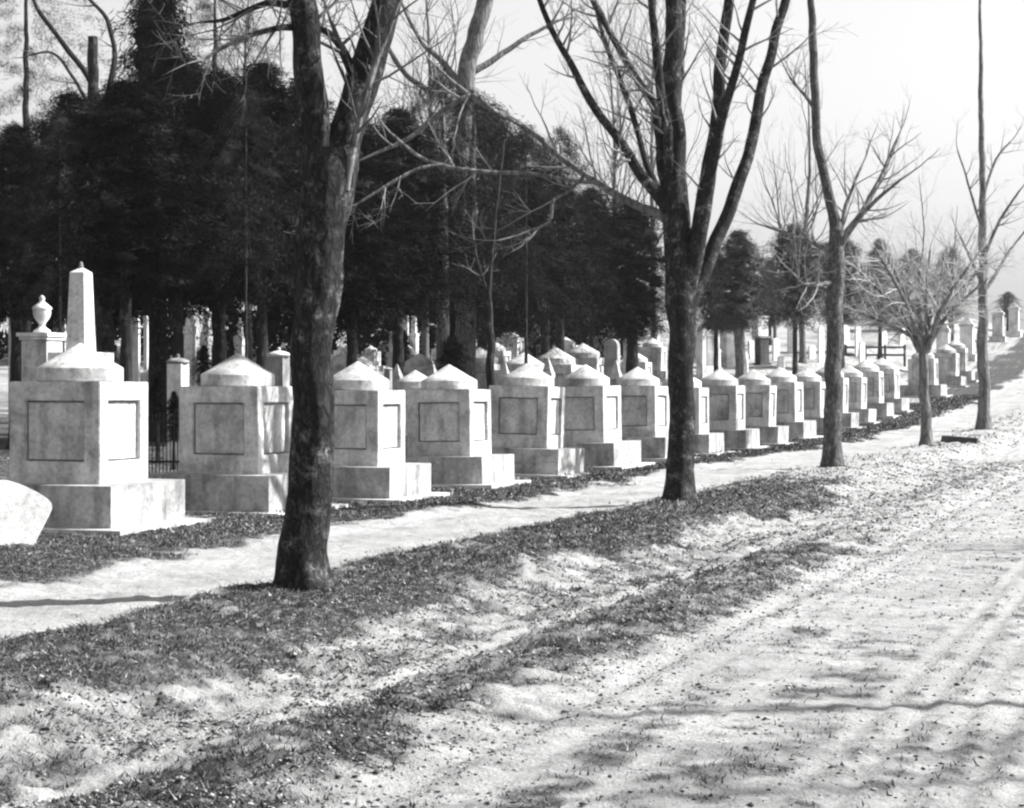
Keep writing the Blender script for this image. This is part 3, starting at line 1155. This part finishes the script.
def rail_fence():
    Y = 104.0
    xa, xb = X(846, Y), X(905, Y)
    xm = (xa + xb) / 2
    o = tag(empty('rail_fence', (xm, Y, gz(xm, Y))), 'low dark wooden rail fence on the far slope, right of the slim third trunk', 'fence')
    L = xb - xa
    for z in (0.35, 0.75):
        bm = bmesh.new(); bx(bm, 0, 0, z, L, 0.06, 0.11); bm_obj('rail', bm, M_DARKST, o)
    for k in range(4):
        bm = bmesh.new(); bx(bm, -L / 2 + L * k / 3, 0.09, -0.2, 0.11, 0.11, 1.15); bm_obj('post', bm, M_DARKST, o)


rail_fence()


def ground_slab():
    Y = 53.0
    x = X(959, Y)
    bm = bmesh.new(); bx(bm, 0, 0, -0.1, 0.95, 0.42, 0.24)
    for v in bm.verts:
        v.co.x += random.uniform(-.04, .04); v.co.z += random.uniform(-.02, .02)
    o = bm_obj('stone_slab', bm, M_DARKST, None, 0.02)
    o.location = (x, Y, gz(x, Y) + 0.02)
    o.rotation_euler = (0, math.radians(5), math.radians(-18))
    tag(o, 'dark flat stone lying on the ground right of the low spreading tree', 'stone')


ground_slab()

# ------------------------------------------------------------------ ROADSIDE BARE TREES
RG = 'bare trees along the road edge'
bare_tree('bare_tree', 'big dark roadside tree forking into two thick stems, nearest the viewer', 305, 15.65,
          [(305, 592, 25, 0), (306, 560, 23, 0), (308, 480, 21.5, 0), (313, 380, 21, 0), (318, 290, 22, 0), (322, 215, 25, 0), (326, 172, 26, 0), (328, 150, 22, 0)],
          [[(318, 205, 17, 0), (317, 150, 15, -.03), (311, 90, 14.5, -.1), (304, 40, 14, -.15), (299, 0, 14, -.2), (288, -90, 11, -.4), (282, -190, 8, -.6), (290, -330, 4, -.6)],
           [(332, 212, 19, 0), (341, 160, 18, .05), (352, 110, 17, .1), (370, 55, 16.5, .15), (389, 0, 15, .2), (412, -80, 12, .3), (425, -190, 8, .5), (448, -330, 4, .6)],
           [(346, 190, 4, -.1), (352, 150, 4, -.12), (362, 110, 3.5, -.15), (377, 62, 3.2, -.1), (390, 28, 3, -.1), (410, -30, 2, -.2)],  # paled limb, paints the sunlit rim of the right stem
           [(300, 8, 5, 0), (272, 3, 3.6, .2), (250, 10, 3, .4), (224, 19, 2.2, .7), (200, 22, 1.2, 1.0)],
           [(303, 28, 5, 0), (280, 28, 3.2, -.3), (248, 36, 2.6, -.6), (222, 48, 2, -.9), (205, 60, 1.2, -1.2)],
           [(352, 70, 6, .1), (340, 46, 4.5, .4), (326, 32, 3.5, .6), (312, 26, 2.5, .8)],
           ], M_BARK, M_TWIG, RG, 0.34, (9, 0.7, 2), step=0.06, sides=36, rough=0.12, pale=(2,))

bare_tree('bare_tree', 'roadside tree with many fanned limbs splitting above the seventh cenotaph', 680, 27.0,
          [(680, 505, 14.5, 0), (680, 470, 13.5, 0), (681, 400, 12.5, 0), (682, 340, 13.5, 0), (682, 290, 15, 0), (679, 240, 14, 0), (676, 200, 12.5, 0), (674, 150, 11, 0), (672, 80, 9.5, 0), (673, 0, 8.5, .1), (674, -120, 5.5, .3), (678, -260, 2.5, .3)],
          [[(686, 305, 8, 0), (695, 258, 8.5, -.1), (703, 210, 8.5, -.2), (711, 165, 8, -.3), (719, 90, 6, -.5), (725, 30, 5.5, -.6), (730, -40, 4.5, -.8), (738, -160, 2.5, -1)],
           [(688, 315, 8, 0), (699, 284, 7.5, .1), (722, 225, 7, .3), (748, 158, 6.2, .5), (764, 78, 5.4, .8), (786, 0, 4.6, 1.0), (806, -90, 3, 1.3), (815, -200, 1.5, 1.5)],
           [(672, 215, 7, 0), (657, 193, 6.5, -.1), (640, 172, 5.5, -.3), (618, 141, 4.6, -.5), (590, 100, 4.0, -.7), (561, 48, 3.2, -.9), (540, 0, 2.6, -1.1), (520, -70, 1.4, -1.3)],
           [(673, 225, 5, 0), (655, 212, 4.8, .1), (634, 204, 4.0, .3), (597, 182, 3.5, .6), (560, 156, 3.2, .9), (523, 126, 3.0, 1.1), (486, 106, 2.6, 1.3), (456, 84, 2.0, 1.5), (436, 66, 1.2, 1.6)],
           [(672, 200, 5, 0), (661, 165, 5, .1), (654, 108, 4.5, .3), (633, 72, 3.6, .5), (600, 17, 3.0, .7), (585, -20, 2.2, .9)],
           [(666, 195, 4, 0), (650, 172, 3.5, .4), (626, 96, 3.0, .8), (602, 34, 2.4, 1.2), (590, -20, 1.5, 1.4)],
           [(673, 190, 5, 0), (664, 120, 5, -.3), (656, 60, 4.2, -.5), (651, 0, 3.6, -.7), (646, -80, 2.2, -.9)],
           [(708, 190, 5, -.3), (722, 120, 5, -.7), (735, 75, 4.2, -1), (748, 20, 3.6, -1.3), (760, -40, 2.4, -1.5)],
           [(674, 150, 4, 0), (680, 80, 4, .5), (682, 20, 3.4, .9), (686, -60, 2, 1.1)],
           [(523, 126, 2.2, 1.1), (492, 110, 2.2, .9), (474, 95, 2.6, .8), (448, 108, 2.6, .7), (411, 137, 2.4, .6), (380, 152, 1.6, .5)],
           [(597, 182, 2.2, .6), (575, 181, 2.2, .5), (523, 173, 2.2, .3), (478, 171, 2.2, .2), (426, 160, 1.9, .1), (390, 133, 1.2, 0)],
           [(440, 165, 1.8, .1), (420, 168, 1.8, 0), (393, 182, 1.7, -.1), (357, 204, 1.1, -.2)],
           [(584, 176, 1.8, .6), (567, 193, 1.8, .5), (553, 200, 1.8, .4), (549, 222, 1.7, .3), (530, 230, 1.0, .3)],
           ], M_BARK, M_PTWIG, RG, 0.38, (14, 1.0, 2), step=0.1, sides=28, pale=(3, 9, 10, 11, 12))  # low limbs in pale bark, sunlight painted into their colour

bare_tree('bare_tree', 'slim straight roadside tree with few thin limbs, third along the row of trunks', 833, 38.1,
          [(833, 470, 9.8, 0), (833, 440, 9.0, 0), (834, 380, 8.4, 0), (835, 300, 8.2, 0), (837, 245, 8.0, 0), (832, 212, 5.5, 0), (825, 182, 5, 0), (816, 124, 4.5, 0), (813, 41, 4, 0), (811, -20, 3.2, 0), (806, -120, 1.6, 0)],
          [[(837, 255, 4.5, 0), (846, 234, 4, .1), (866, 206, 3, .4), (890, 157, 2.2, .8), (899, 136, 1.2, 1)],
           [(837, 250, 3.5, 0), (856, 222, 2.6, -.3), (876, 200, 2, -.6), (900, 180, 1.2, -1)],
           [(836, 258, 3, 0), (824, 248, 2.6, .2), (799, 238, 2.2, .5), (766, 226, 1.3, 1)],
           [(833, 282, 3, 0), (818, 285, 2.2, -.4), (803, 284, 1.8, -.7), (796, 276, 1.2, -.9)],
           [(814, 108, 2.4, 0), (806, 96, 2, .3), (790, 78, 1.3, .6)],
           [(840, 240, 2.4, 0), (846, 205, 2, .3), (862, 165, 1.2, .7)],
           ], M_BARK3, M_PTWIG, RG, 0.3, (8, 1.0, 2), step=0.14, sides=20, pale=(0, 1, 2, 3, 4, 5))  # trunk and limbs lightened in colour in place of haze

sl = []
random.seed(5)
for a, (dx, dy) in enumerate([(-70, -78), (-56, -52), (-38, -92), (-16, -84), (6, -96), (24, -92), (44, -78), (64, -66), (-66, -34), (56, -94), (68, -88), (-50, -98)]):
    x0, y0 = 924 + dx * 0.06, 352 - abs(a % 3) * 6
    jj = random.uniform(-1.4, 1.4)
    sl.append([(x0, y0, 2.9, 0), (924 + dx * .35, 345 + dy * .42, 2.0, jj * .4), (924 + dx * .7, 345 + dy * .75, 1.4, jj * .8), (924 + dx, 345 + dy, 0.8, jj)])
bare_tree('bare_tree', 'low spreading roadside tree with pale tangled branches, fourth along the road', 926, 50.6,
          [(926, 449, 6.0, 0), (926, 420, 5.2, 0), (924, 380, 4.8, 0), (923, 352, 4.6, 0), (922, 335, 3.2, 0), (920, 300, 2.2, 0)],
          sl, M_PALEB, M_WTWIG, RG, 0.3, (18, 1.0, 2), step=0.14, sides=16, tw_up=-0.12)
bare_tree('bare_tree', 'thin straight roadside tree, the last and farthest trunk by the road', 984, 62.3,
          [(984, 430, 7.2, 0), (984, 400, 6, 0), (983, 330, 5.2, 0), (983, 260, 4.6, 0), (982, 180, 3.2, 0), (981, 90, 2.4, 0), (980, 10, 1.4, 0), (980, -40, .8, 0)],
          [[(984, 292, 2.4, 0), (997, 272, 1.8, .4), (1010, 250, 1.2, .8), (1030, 225, .8, 1)],
           [(983, 260, 2, 0), (1000, 220, 1.5, -.4), (1020, 190, .9, -.9)],
           [(983, 285, 2, 0), (972, 262, 1.5, .4), (960, 236, .9, .8)],
           [(982, 200, 1.6, 0), (996, 160, 1.2, .4), (1012, 140, .7, .6)],
           [(982, 230, 1.6, 0), (970, 190, 1.2, -.4), (958, 150, .7, -.8)]],
          M_PALEB, M_PTWIG, RG, 0.35, (6, 1.0, 2), step=0.2, sides=14, pale=(0, 1, 2, 3, 4))  # pale bark stands for the haze over this far trunk

# bare trees across the road, outside the picture, that throw the streaks of shade over it
RO = 'bare trees on the far side of the road'


def simple_bare(label, x, Y, H, r, group, bark=M_BARK, nl=9, name='bare_tree', spread=0.55, lev=2, start=0.28):
    g = gz(x, Y)
    root = tag(empty(name, (x, Y, g)), label, 'tree', group)
    pts = [Vector((0, 0, -.25)), Vector((random.uniform(-.1, .1), 0, H * .3)), Vector((random.uniform(-.3, .3), random.uniform(-.3, .3), H * .65)), Vector((random.uniform(-.4, .4), random.uniform(-.4, .4), H))]
    P_, R_ = spline(pts, [r, r * .8, r * .45, r * .08], .25)
    T = Tubes(); T.add(P_, R_, 12, .08, x, (0, .35, .3)); T.build('trunk', bark, root)
    C = Tubes()
    for k in range(nl):
        t = random.uniform(start, .93)
        i = int(t * (len(P_) - 2))
        a = random.uniform(0, 6.28)
        d = Vector((math.cos(a) * spread, math.sin(a) * spread, random.uniform(.5, 1.0)))
        grow(C, P_[i], d, H * random.uniform(.22, .42) * (1.15 - t * .5), R_[i] * .45, lev, kids=4)
    C.build('crown', M_TWIG, root)
    return root


random.seed(21)
simple_bare('bare tree out of view to the right whose shadow streaks the near road', 12.5, 12.6, 13.0, .17, RO, nl=10)
simple_bare('bare tree out of view to the right whose shadow crosses the road by the bank', 16.5, 22.8, 13, .16, RO, nl=18)
simple_bare('bare tree far out of view to the right that shades the road bottom', 14.5, 10.9, 13.5, .13, RO, nl=16)

# distant bare trees
random.seed(8)
DB = 'distant bare trees against the sky'


def far_bare(label, px, Y, top_py, r, nl=10, bark=M_TWIG, lev=2, start=.3):
    x = X(px, Y)
    return simple_bare(label, x, Y, Zp(top_py, Y) - gz(x, Y), r, DB, bark, nl, lev=lev, start=start)


far_bare('distant bare tree just left of the slim third trunk, above the grey cedars', 803, 96, 70, .17, 14, M_PALEB)
far_bare('distant thin bare tree above the cedar right of the middle tree', 775, 100, 150, .10, 9)
far_bare('faint distant bare tree above the low spreading tree, left of the last trunk', 952, 118, 205, .10, 10)
far_bare('faint distant bare tree above the low spreading tree\'s left side', 920, 120, 175, .10, 10)
far_bare('distant bare tree with twiggy top showing right of the forked trunk', 425, 74, -60, .16, 30)
far_bare('distant bare tree with fine twigs between the fanned limbs of the middle tree', 610, 82, 20, .14, 30)
far_bare('distant bare tree behind the upper limbs just left of the middle trunk', 655, 90, -30, .14, 30)
far_bare('distant bare tree showing its twigs above the dark cedars left of the forked trunk', 250, 66, -40, .14, 30)

# ------------------------------------------------------------------ EVERGREENS
def crown_mesh(name, seed, mat, H=6.0, R=1.8, nb=150, per=210, droop=0.42, flen=0.19, fw=0.020, shape='oval', core=500, clump=.15):
    rg = np.random.default_rng(seed)
    cs, dirs = [], []
    t = (np.arange(nb) + rg.random(nb)) / nb
    a = np.arange(nb) * 2.39996 + rg.random(nb) * .8
    if shape == 'cone':
        prof = np.clip(1.05 * (1 - t) ** .8, 0.06, 1) * np.minimum(1, .55 + t * 4)
    elif shape == 'oval':
        prof = np.clip(np.sqrt(np.clip(1 - (2 * t - .85) ** 2 / 1.5, 0, 1)) ** .8, .12, 1) * np.where(t > .8, (1 - t) / .2 * .8 + .2, 1)
    else:
        prof = np.clip(np.sin(np.clip(t * .94 + .06, 0, 1) * np.pi) ** .8, .12, 1)
    prof = prof * (.5 + .75 * rg.random(nb)) * (.78 + .5 * np.repeat(rg.random(nb // 5 + 1), 5)[:nb])
    V, Fc = [], []
    c_all, d_all = [], []
    for i in range(nb):
        L = R * prof[i]
        s = .2 + .92 * rg.random(per) ** .75
        dx, dy = math.cos(a[i]), math.sin(a[i])
        rise = .35 - droop * 1.2 * rg.random()
        z = t[i] * H + L * (rise * s - droop * s * s)
        c = np.stack([dx * L * s, dy * L * s, z], -1)
        c += rg.normal(0, clump, (per, 3)) * (.4 + .6 * s[:, None]) * np.array([1, 1, .75])
        d = np.stack([np.full(per, dx), np.full(per, dy), np.full(per, rise - 2 * droop)], -1) * .7 + rg.normal(0, .6, (per, 3))
        c_all.append(c); d_all.append(d)
    c = np.concatenate(c_all); d = np.concatenate(d_all)
    d /= np.linalg.norm(d, axis=1, keepdims=True)
    q = rg.normal(0, 1, d.shape)
    s = np.cross(d, q); s /= np.linalg.norm(s, axis=1, keepdims=True)
    n = len(c)
    ln = (flen * (.5 + rg.random(n)))[:, None]
    wd = (fw * (.6 + .8 * rg.random(n)))[:, None]
    quad = np.stack([c - d * ln * .5, c + s * wd * .5, c + d * ln * .5, c - s * wd * .5], 1)
    if core:  # larger inner faces added to block light through the crown
        tt = rg.random(core) * .86 + .04
        pr = np.interp(tt, t, prof) * .5 * R * np.sqrt(rg.random(core))
        aa = rg.random(core) * 6.28
        cc = np.stack([np.cos(aa) * pr, np.sin(aa) * pr, tt * H], -1)
        d2 = rg.normal(0, 1, (core, 3)); d2 /= np.linalg.norm(d2, axis=1, keepdims=True)
        s2 = np.cross(d2, rg.normal(0, 1, (core, 3))); s2 /= np.linalg.norm(s2, axis=1, keepdims=True)
        k2 = np.stack([cc - d2 * .22, cc + s2 * .16, cc + d2 * .22, cc - s2 * .16], 1)
        quad = np.concatenate([quad, k2])
    V = quad.reshape(-1, 3)
    Fc = np.arange(len(V)).reshape(-1, 4)
    o = mesh_np(name, V, Fc, mat)
    me = o.data
    bpy.data.objects.remove(o)
    return me


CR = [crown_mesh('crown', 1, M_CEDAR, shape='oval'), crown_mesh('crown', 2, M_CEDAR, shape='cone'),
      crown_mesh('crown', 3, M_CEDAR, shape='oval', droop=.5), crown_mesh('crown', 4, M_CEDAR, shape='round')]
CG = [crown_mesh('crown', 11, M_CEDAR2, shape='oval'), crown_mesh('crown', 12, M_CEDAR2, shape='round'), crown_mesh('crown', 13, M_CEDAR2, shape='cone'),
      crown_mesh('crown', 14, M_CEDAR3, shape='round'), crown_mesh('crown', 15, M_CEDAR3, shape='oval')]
CP = [crown_mesh('crown', 21, M_PINE, nb=80, per=420, droop=.3, R=2.2, H=6, core=0, clump=.13, flen=.13, fw=.008, shape='round'),
      crown_mesh('crown', 22, M_PINE, nb=95, per=380, droop=.65, R=2.4, H=6, core=0, clump=.14, flen=.15, fw=.010, shape='oval')]


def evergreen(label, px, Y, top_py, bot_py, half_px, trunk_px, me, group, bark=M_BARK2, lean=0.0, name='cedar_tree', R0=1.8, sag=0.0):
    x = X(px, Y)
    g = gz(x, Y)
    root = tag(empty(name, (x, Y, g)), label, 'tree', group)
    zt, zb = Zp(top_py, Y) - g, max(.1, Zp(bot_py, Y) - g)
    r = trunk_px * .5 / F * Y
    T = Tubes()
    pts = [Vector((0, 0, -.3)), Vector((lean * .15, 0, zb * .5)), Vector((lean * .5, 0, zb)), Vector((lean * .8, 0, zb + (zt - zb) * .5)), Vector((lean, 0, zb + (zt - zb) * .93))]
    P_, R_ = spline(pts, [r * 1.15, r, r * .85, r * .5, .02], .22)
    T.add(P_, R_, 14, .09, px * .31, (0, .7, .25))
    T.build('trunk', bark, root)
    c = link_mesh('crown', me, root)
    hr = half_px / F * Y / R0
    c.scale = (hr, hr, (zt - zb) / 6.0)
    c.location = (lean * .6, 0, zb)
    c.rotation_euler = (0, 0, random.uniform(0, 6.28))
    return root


random.seed(33)
LG = 'dark evergreens massed behind the left of the row'
E = [
    ('dark evergreen at the picture\'s left edge behind the urn pedestal', 16, 44, 128, 315, 74, 12, CR[3]),
    ('dark evergreen behind the tall obelisk, below the broken-off snag', 72, 47, 96, 318, 88, 12, CR[3]),
    ('dark evergreen whose flared trunk stands right of the tall obelisk', 126, 38, 84, 288, 98, 13, CR[3]),
    ('tallest dark conifer, running out of the picture\'s top left of the forked trunk', 158, 50, -70, 300, 92, 20, CR[1]),
    ('dark evergreen with a black trunk behind the slim white spire', 178, 46, 58, 290, 92, 11, CR[3]),
    ('dark evergreen with a sunlit trunk edge, right of the white draped statue', 220, 48, 74, 290, 92, 13, CR[0]),
    ('dark evergreen behind the domed pedestal, left of the forked trunk', 262, 46, 66, 298, 86, 12, CR[3]),
    ('dark evergreen mostly hidden behind the forked trunk', 302, 50, 80, 325, 64, 12, CR[0]),
    ('dark evergreen just right of the forked trunk, above the third cenotaph', 352, 50, 118, 322, 80, 12, CR[3]),
    ('dark evergreen left of the pale trunk pair, above the fourth cenotaph', 398, 54, 112, 304, 84, 12, CR[2]),
    ('dark evergreen between the pale trunk pair and the thin sapling', 482, 66, 106, 326, 96, 12, CR[3]),
    ('dark evergreen with slim black trunk above the fifth and sixth cenotaphs', 545, 60, 168, 312, 78, 10, CR[3]),
    ('slim-trunked evergreen at the right end of the dark mass, beside the round cedar', 592, 78, 190, 318, 52, 7, CR[2]),
]
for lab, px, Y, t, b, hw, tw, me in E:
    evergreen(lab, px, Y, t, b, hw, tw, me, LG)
# tall thin pines with sparse tops
evergreen('tall sparse pine with grey boughs in the picture\'s upper left corner', 26, 62, -80, 190, 80, 10, CP[0], LG, name='pine_tree', R0=2.2)
evergreen('sparse pine with wispy boughs over the dark mass left of the forked trunk', 215, 62, -30, 150, 74, 10, CP[0], LG, name='pine_tree', R0=2.2)
evergreen('big wispy drooping pine with a pale trunk, left one of the pale trunk pair', 443, 58, 70, 300, 105, 15, CP[1], LG, M_PALEB, name='pine_tree', R0=2.4)
evergreen('big wispy drooping pine with a pale sunlit trunk, right one of the pair', 464, 60, 92, 296, 125, 20, CP[1], LG, M_PALEB, lean=.3, name='pine_tree', R0=2.4)
evergreen('wispy pine whose boughs hang beside the low limb of the middle tree', 560, 70, 130, 310, 75, 9, CP[1], LG, name='pine_tree', R0=2.4)

evergreen('wispy grey pine drooping over the evergreens left of the forked trunk\'s lower fork', 246, 43, 90, 262, 62, 3, CP[1], LG, name='pine_tree', R0=2.4)
evergreen('wispy grey pine boughs in the middle of the dark mass, above the fifth cenotaph', 526, 52, 128, 290, 64, 3.5, CP[1], LG, name='pine_tree', R0=2.4)
evergreen('wispy grey pine at the left of the dark mass, above the broken snag\'s foot', 60, 42, 112, 290, 54, 3.5, CP[1], LG, name='pine_tree', R0=2.4)
RGp = 'round cedars on the slope right of the dark mass'
evergreen('round dense black cedar just left of the middle tree trunk', 632, 64, 203, 336, 58, 13, CR[3], RGp)
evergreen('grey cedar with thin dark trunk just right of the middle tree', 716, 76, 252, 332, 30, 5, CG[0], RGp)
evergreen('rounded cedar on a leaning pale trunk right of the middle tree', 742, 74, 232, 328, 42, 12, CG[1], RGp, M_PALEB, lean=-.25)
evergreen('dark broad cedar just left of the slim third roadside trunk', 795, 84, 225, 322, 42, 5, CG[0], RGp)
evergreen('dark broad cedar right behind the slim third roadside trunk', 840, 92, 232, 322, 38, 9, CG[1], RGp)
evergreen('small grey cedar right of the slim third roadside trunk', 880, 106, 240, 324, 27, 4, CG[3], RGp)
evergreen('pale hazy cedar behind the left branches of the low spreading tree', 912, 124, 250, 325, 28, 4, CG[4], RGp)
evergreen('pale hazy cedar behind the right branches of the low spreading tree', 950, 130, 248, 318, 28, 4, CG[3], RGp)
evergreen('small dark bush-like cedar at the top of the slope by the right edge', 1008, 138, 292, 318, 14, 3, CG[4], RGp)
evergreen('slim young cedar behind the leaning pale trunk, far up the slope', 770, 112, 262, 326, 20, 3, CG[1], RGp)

for lab, px, Y, t, b, hw in [
    ('dark leafy shrub behind the iron fence, between the first two cenotaphs', 158, 41, 372, 420, 13),
    ('dark low shrub in front of the white lidded pedestal, at the second cenotaph\'s left edge', 174, 37, 392, 440, 12),
    ('dark shrub at the foot of the white draped statue\'s pedestal', 204, 55, 346, 385, 13),
    ('dark shrub beside the domed pedestal left of the forked trunk', 262, 50, 358, 388, 12),
    ('dark ivy-like shrub around the feet of the pale trunk pair', 452, 54, 336, 392, 20),
    ('dark shrub left of the flared trunk behind the tall obelisk', 108, 48, 345, 390, 14),
    ('dark shrub beneath the white markers above the fourth cenotaph', 404, 74, 331, 368, 11),
    ('dark shrub under the trees, right of the fourth cenotaph\'s peak', 540, 84, 338, 366, 12),
]:
    evergreen(lab, px, Y, t, b, hw, 3, CR[3], 'dark shrubs behind the row', name='shrub')

# standing snag and leafless tree above the left mass
bare_tree('snag', 'broken-off dead trunk sticking up above the dark mass in the upper left', 93, 45,
          [(95, 400, 7, 0), (94, 250, 6, 0), (93, 110, 5.4, 0), (92, 60, 5.2, 0), (92, 37, 5.0, 0)], [], M_BARK2, M_TWIG, None, .4, (0, 1, 1), cat='dead tree')
bare_tree('bare_tree', 'leafless tree with long curved limbs crossing the sky in the upper left corner', 106, 46.5,
          [(108, 400, 8, 0), (106, 250, 7, 0), (104, 150, 6, 0), (100, 100, 4.5, 0)],
          [[(101, 110, 4, 0), (92, 84, 3.2, -.1), (75, 58, 2.8, -.2), (52, 30, 2.4, -.3), (35, 5, 2, -.4), (26, -30, 1.4, -.5)],
           [(104, 120, 4, 0), (112, 75, 3, .1), (115, 48, 2.6, .2), (106, 18, 2.2, .3), (88, -2, 1.6, .4), (76, -20, 1, .4)],
           [(103, 120, 3, 0), (84, 96, 2, .3), (56, 55, 1.4, .6), (30, 55, .9, .9)]],
          M_BARK2, M_TWIG, DB, .3, (4, .8, 2))
bare_tree('bare_tree', 'thin dark sapling rising between the fourth and fifth cenotaphs', 491, 40,
          [(491, 430, 5, 0), (491, 385, 4.6, 0), (490, 330, 3.8, 0), (490, 270, 1.8, 0), (495, 220, 1.6, 0), (501, 165, 1.3, 0), (504, 140, .8, 0)],
          [[(490, 300, 1.6, 0), (480, 270, 1.2, .2), (474, 240, .7, .3)]], M_BARK2, M_PTWIG, None, .3, (3, .6, 1), cat='sapling')
# big grey leader rising out of the wispy pine
bare_tree('bare_tree', 'big grey blurred trunk leaning out of the picture\'s top above the wispy pines', 474, 63,
          [(468, 420, 11, 0), (464, 300, 10, 0), (462, 200, 9.5, 0), (466, 80, 9, 0), (476, 35, 8.6, 0), (488, -10, 8, 0), (505, -90, 5, 0), (520, -180, 2, 0)],
          [[(466, 90, 4, 0), (440, 60, 3.2, .2), (420, 40, 2.4, .4), (405, 10, 1.8, .6)],
           [(468, 75, 4, 0), (500, 55, 3, .3), (530, 35, 2.2, .6), (560, 20, 1.4, .9)],
           [(464, 110, 4, 0), (430, 92, 3, -.3), (402, 70, 2.4, -.5), (380, 30, 1.8, -.8)]],
          M_PALEB, M_TWIG, DB, .3, (5, 1.2, 2))


def distant_woods():
    n = 90000
    px = RNG.uniform(-260, 640, n)
    # dark undergrowth and far evergreens, one band far behind the dark mass
    Y = RNG.uniform(88, 112, n)
    x = (px - CX) / F * Y
    top = 150 + 60 * fbm(px * .02, px * 0 + 2.2, 5) + 95 * np.clip((px - 470) / 150, 0, 1)
    g = ground0(x, Y)
    zt = EYE + (HY - top) / F * Y
    z = g + (zt - g) * RNG.random(n) ** .85
    keep = fbm(px * .05, z * .9, 7, 3) > .36
    x, Y, z = x[keep], Y[keep], z[keep]
    n = len(x)
    c = np.stack([x, Y, z], -1)
    d = RNG.normal(0, 1, (n, 3)); d /= np.linalg.norm(d, axis=1, keepdims=True)
    s = np.cross(d, RNG.normal(0, 1, (n, 3))); s /= np.linalg.norm(s, axis=1, keepdims=True)
    ln = (.14 + .22 * RNG.random(n))[:, None]
    quad = np.stack([c - d * ln, c + s * ln * .3, c + d * ln, c - s * ln * .3], 1).reshape(-1, 3)
    o = mesh_np('distant_woods', quad, np.arange(4 * n).reshape(-1, 4), M_WOODS)
    tag(o, 'far dark evergreen woods filling the gaps behind the cedars', 'woods', kind='stuff')


distant_woods()

# ------------------------------------------------------------------ haze, sky, sun, camera
HAZE = 0.0005
if HAZE:
    bm = bmesh.new(); bx(bm, 60, 180, -4.0, 1500, 1400, 44.0)
    m = bpy.data.materials.new('thin_haze')
    m.use_nodes = True
    nt = m.node_tree
    nt.nodes.clear()
    out = nt.nodes.new('ShaderNodeOutputMaterial')
    pv = nt.nodes.new('ShaderNodeVolumePrincipled')
    pv.inputs['Color'].default_value = (.95, .95, .95, 1)
    pv.inputs['Density'].default_value = HAZE
    pv.inputs['Anisotropy'].default_value = 0.8
    nt.links.new(pv.outputs[0], out.inputs['Volume'])
    hz = bm_obj('haze', bm, m)
    tag(hz, 'thin bright air softening the far slope', 'haze', kind='stuff')

w = bpy.data.worlds.new('World')
SC.world = w
w.use_nodes = True
nt = w.node_tree
bg = nt.nodes['Background']
sky = nt.nodes.new('ShaderNodeTexSky')
sky.sky_type = 'NISHITA'
sky.sun_disc = False
AZ, EL = math.radians(90 - 8.8), math.radians(40)       # compass angle from +Y towards +X
sky.sun_elevation = EL
sky.sun_rotation = AZ
sky.dust_density = 1.5
sky.air_density = 1.0
bw = nt.nodes.new('ShaderNodeSeparateColor')             # a blue-sensitive monochrome plate
nt.links.new(sky.outputs[0], bw.inputs[0])
nt.links.new(bw.outputs[2], bg.inputs['Color'])
bg.inputs['Strength'].default_value = 0.066

sd = bpy.data.lights.new('sun', 'SUN')
sd.energy = 5.0
sd.angle = math.radians(0.6)
sd.color = (1.0, 0.995, 0.985)
so = bpy.data.objects.new('sun', sd)
COL.objects.link(so)
tos = Vector((math.sin(AZ) * math.cos(EL), math.cos(AZ) * math.cos(EL), math.sin(EL)))
so.rotation_euler = tos.to_track_quat('Z', 'Y').to_euler()
so.location = (30, 20, 40)

cd = bpy.data.cameras.new('camera')
cd.sensor_width = 36
cd.lens = 36 * F / 1024
cd.shift_y = -(404 - HY) / 1024
cd.clip_start, cd.clip_end = 0.1, 3000
co = bpy.data.objects.new('camera', cd)
COL.objects.link(co)
co.location = (0, 0, EYE)
co.rotation_euler = (math.pi / 2, 0, 0)
SC.camera = co

SC.render.engine = 'CYCLES'
SC.cycles.max_bounces = 6
SC.cycles.diffuse_bounces = 3
SC.cycles.volume_bounces = 0
SC.cycles.pixel_filter_type = 'BLACKMAN_HARRIS'
SC.cycles.filter_width = 2.4
SC.cycles.use_denoising = True
SC.view_settings.view_transform = 'Standard'
SC.view_settings.look = 'None'
SC.view_settings.gamma = 1
SC.view_settings.exposure = 1.5
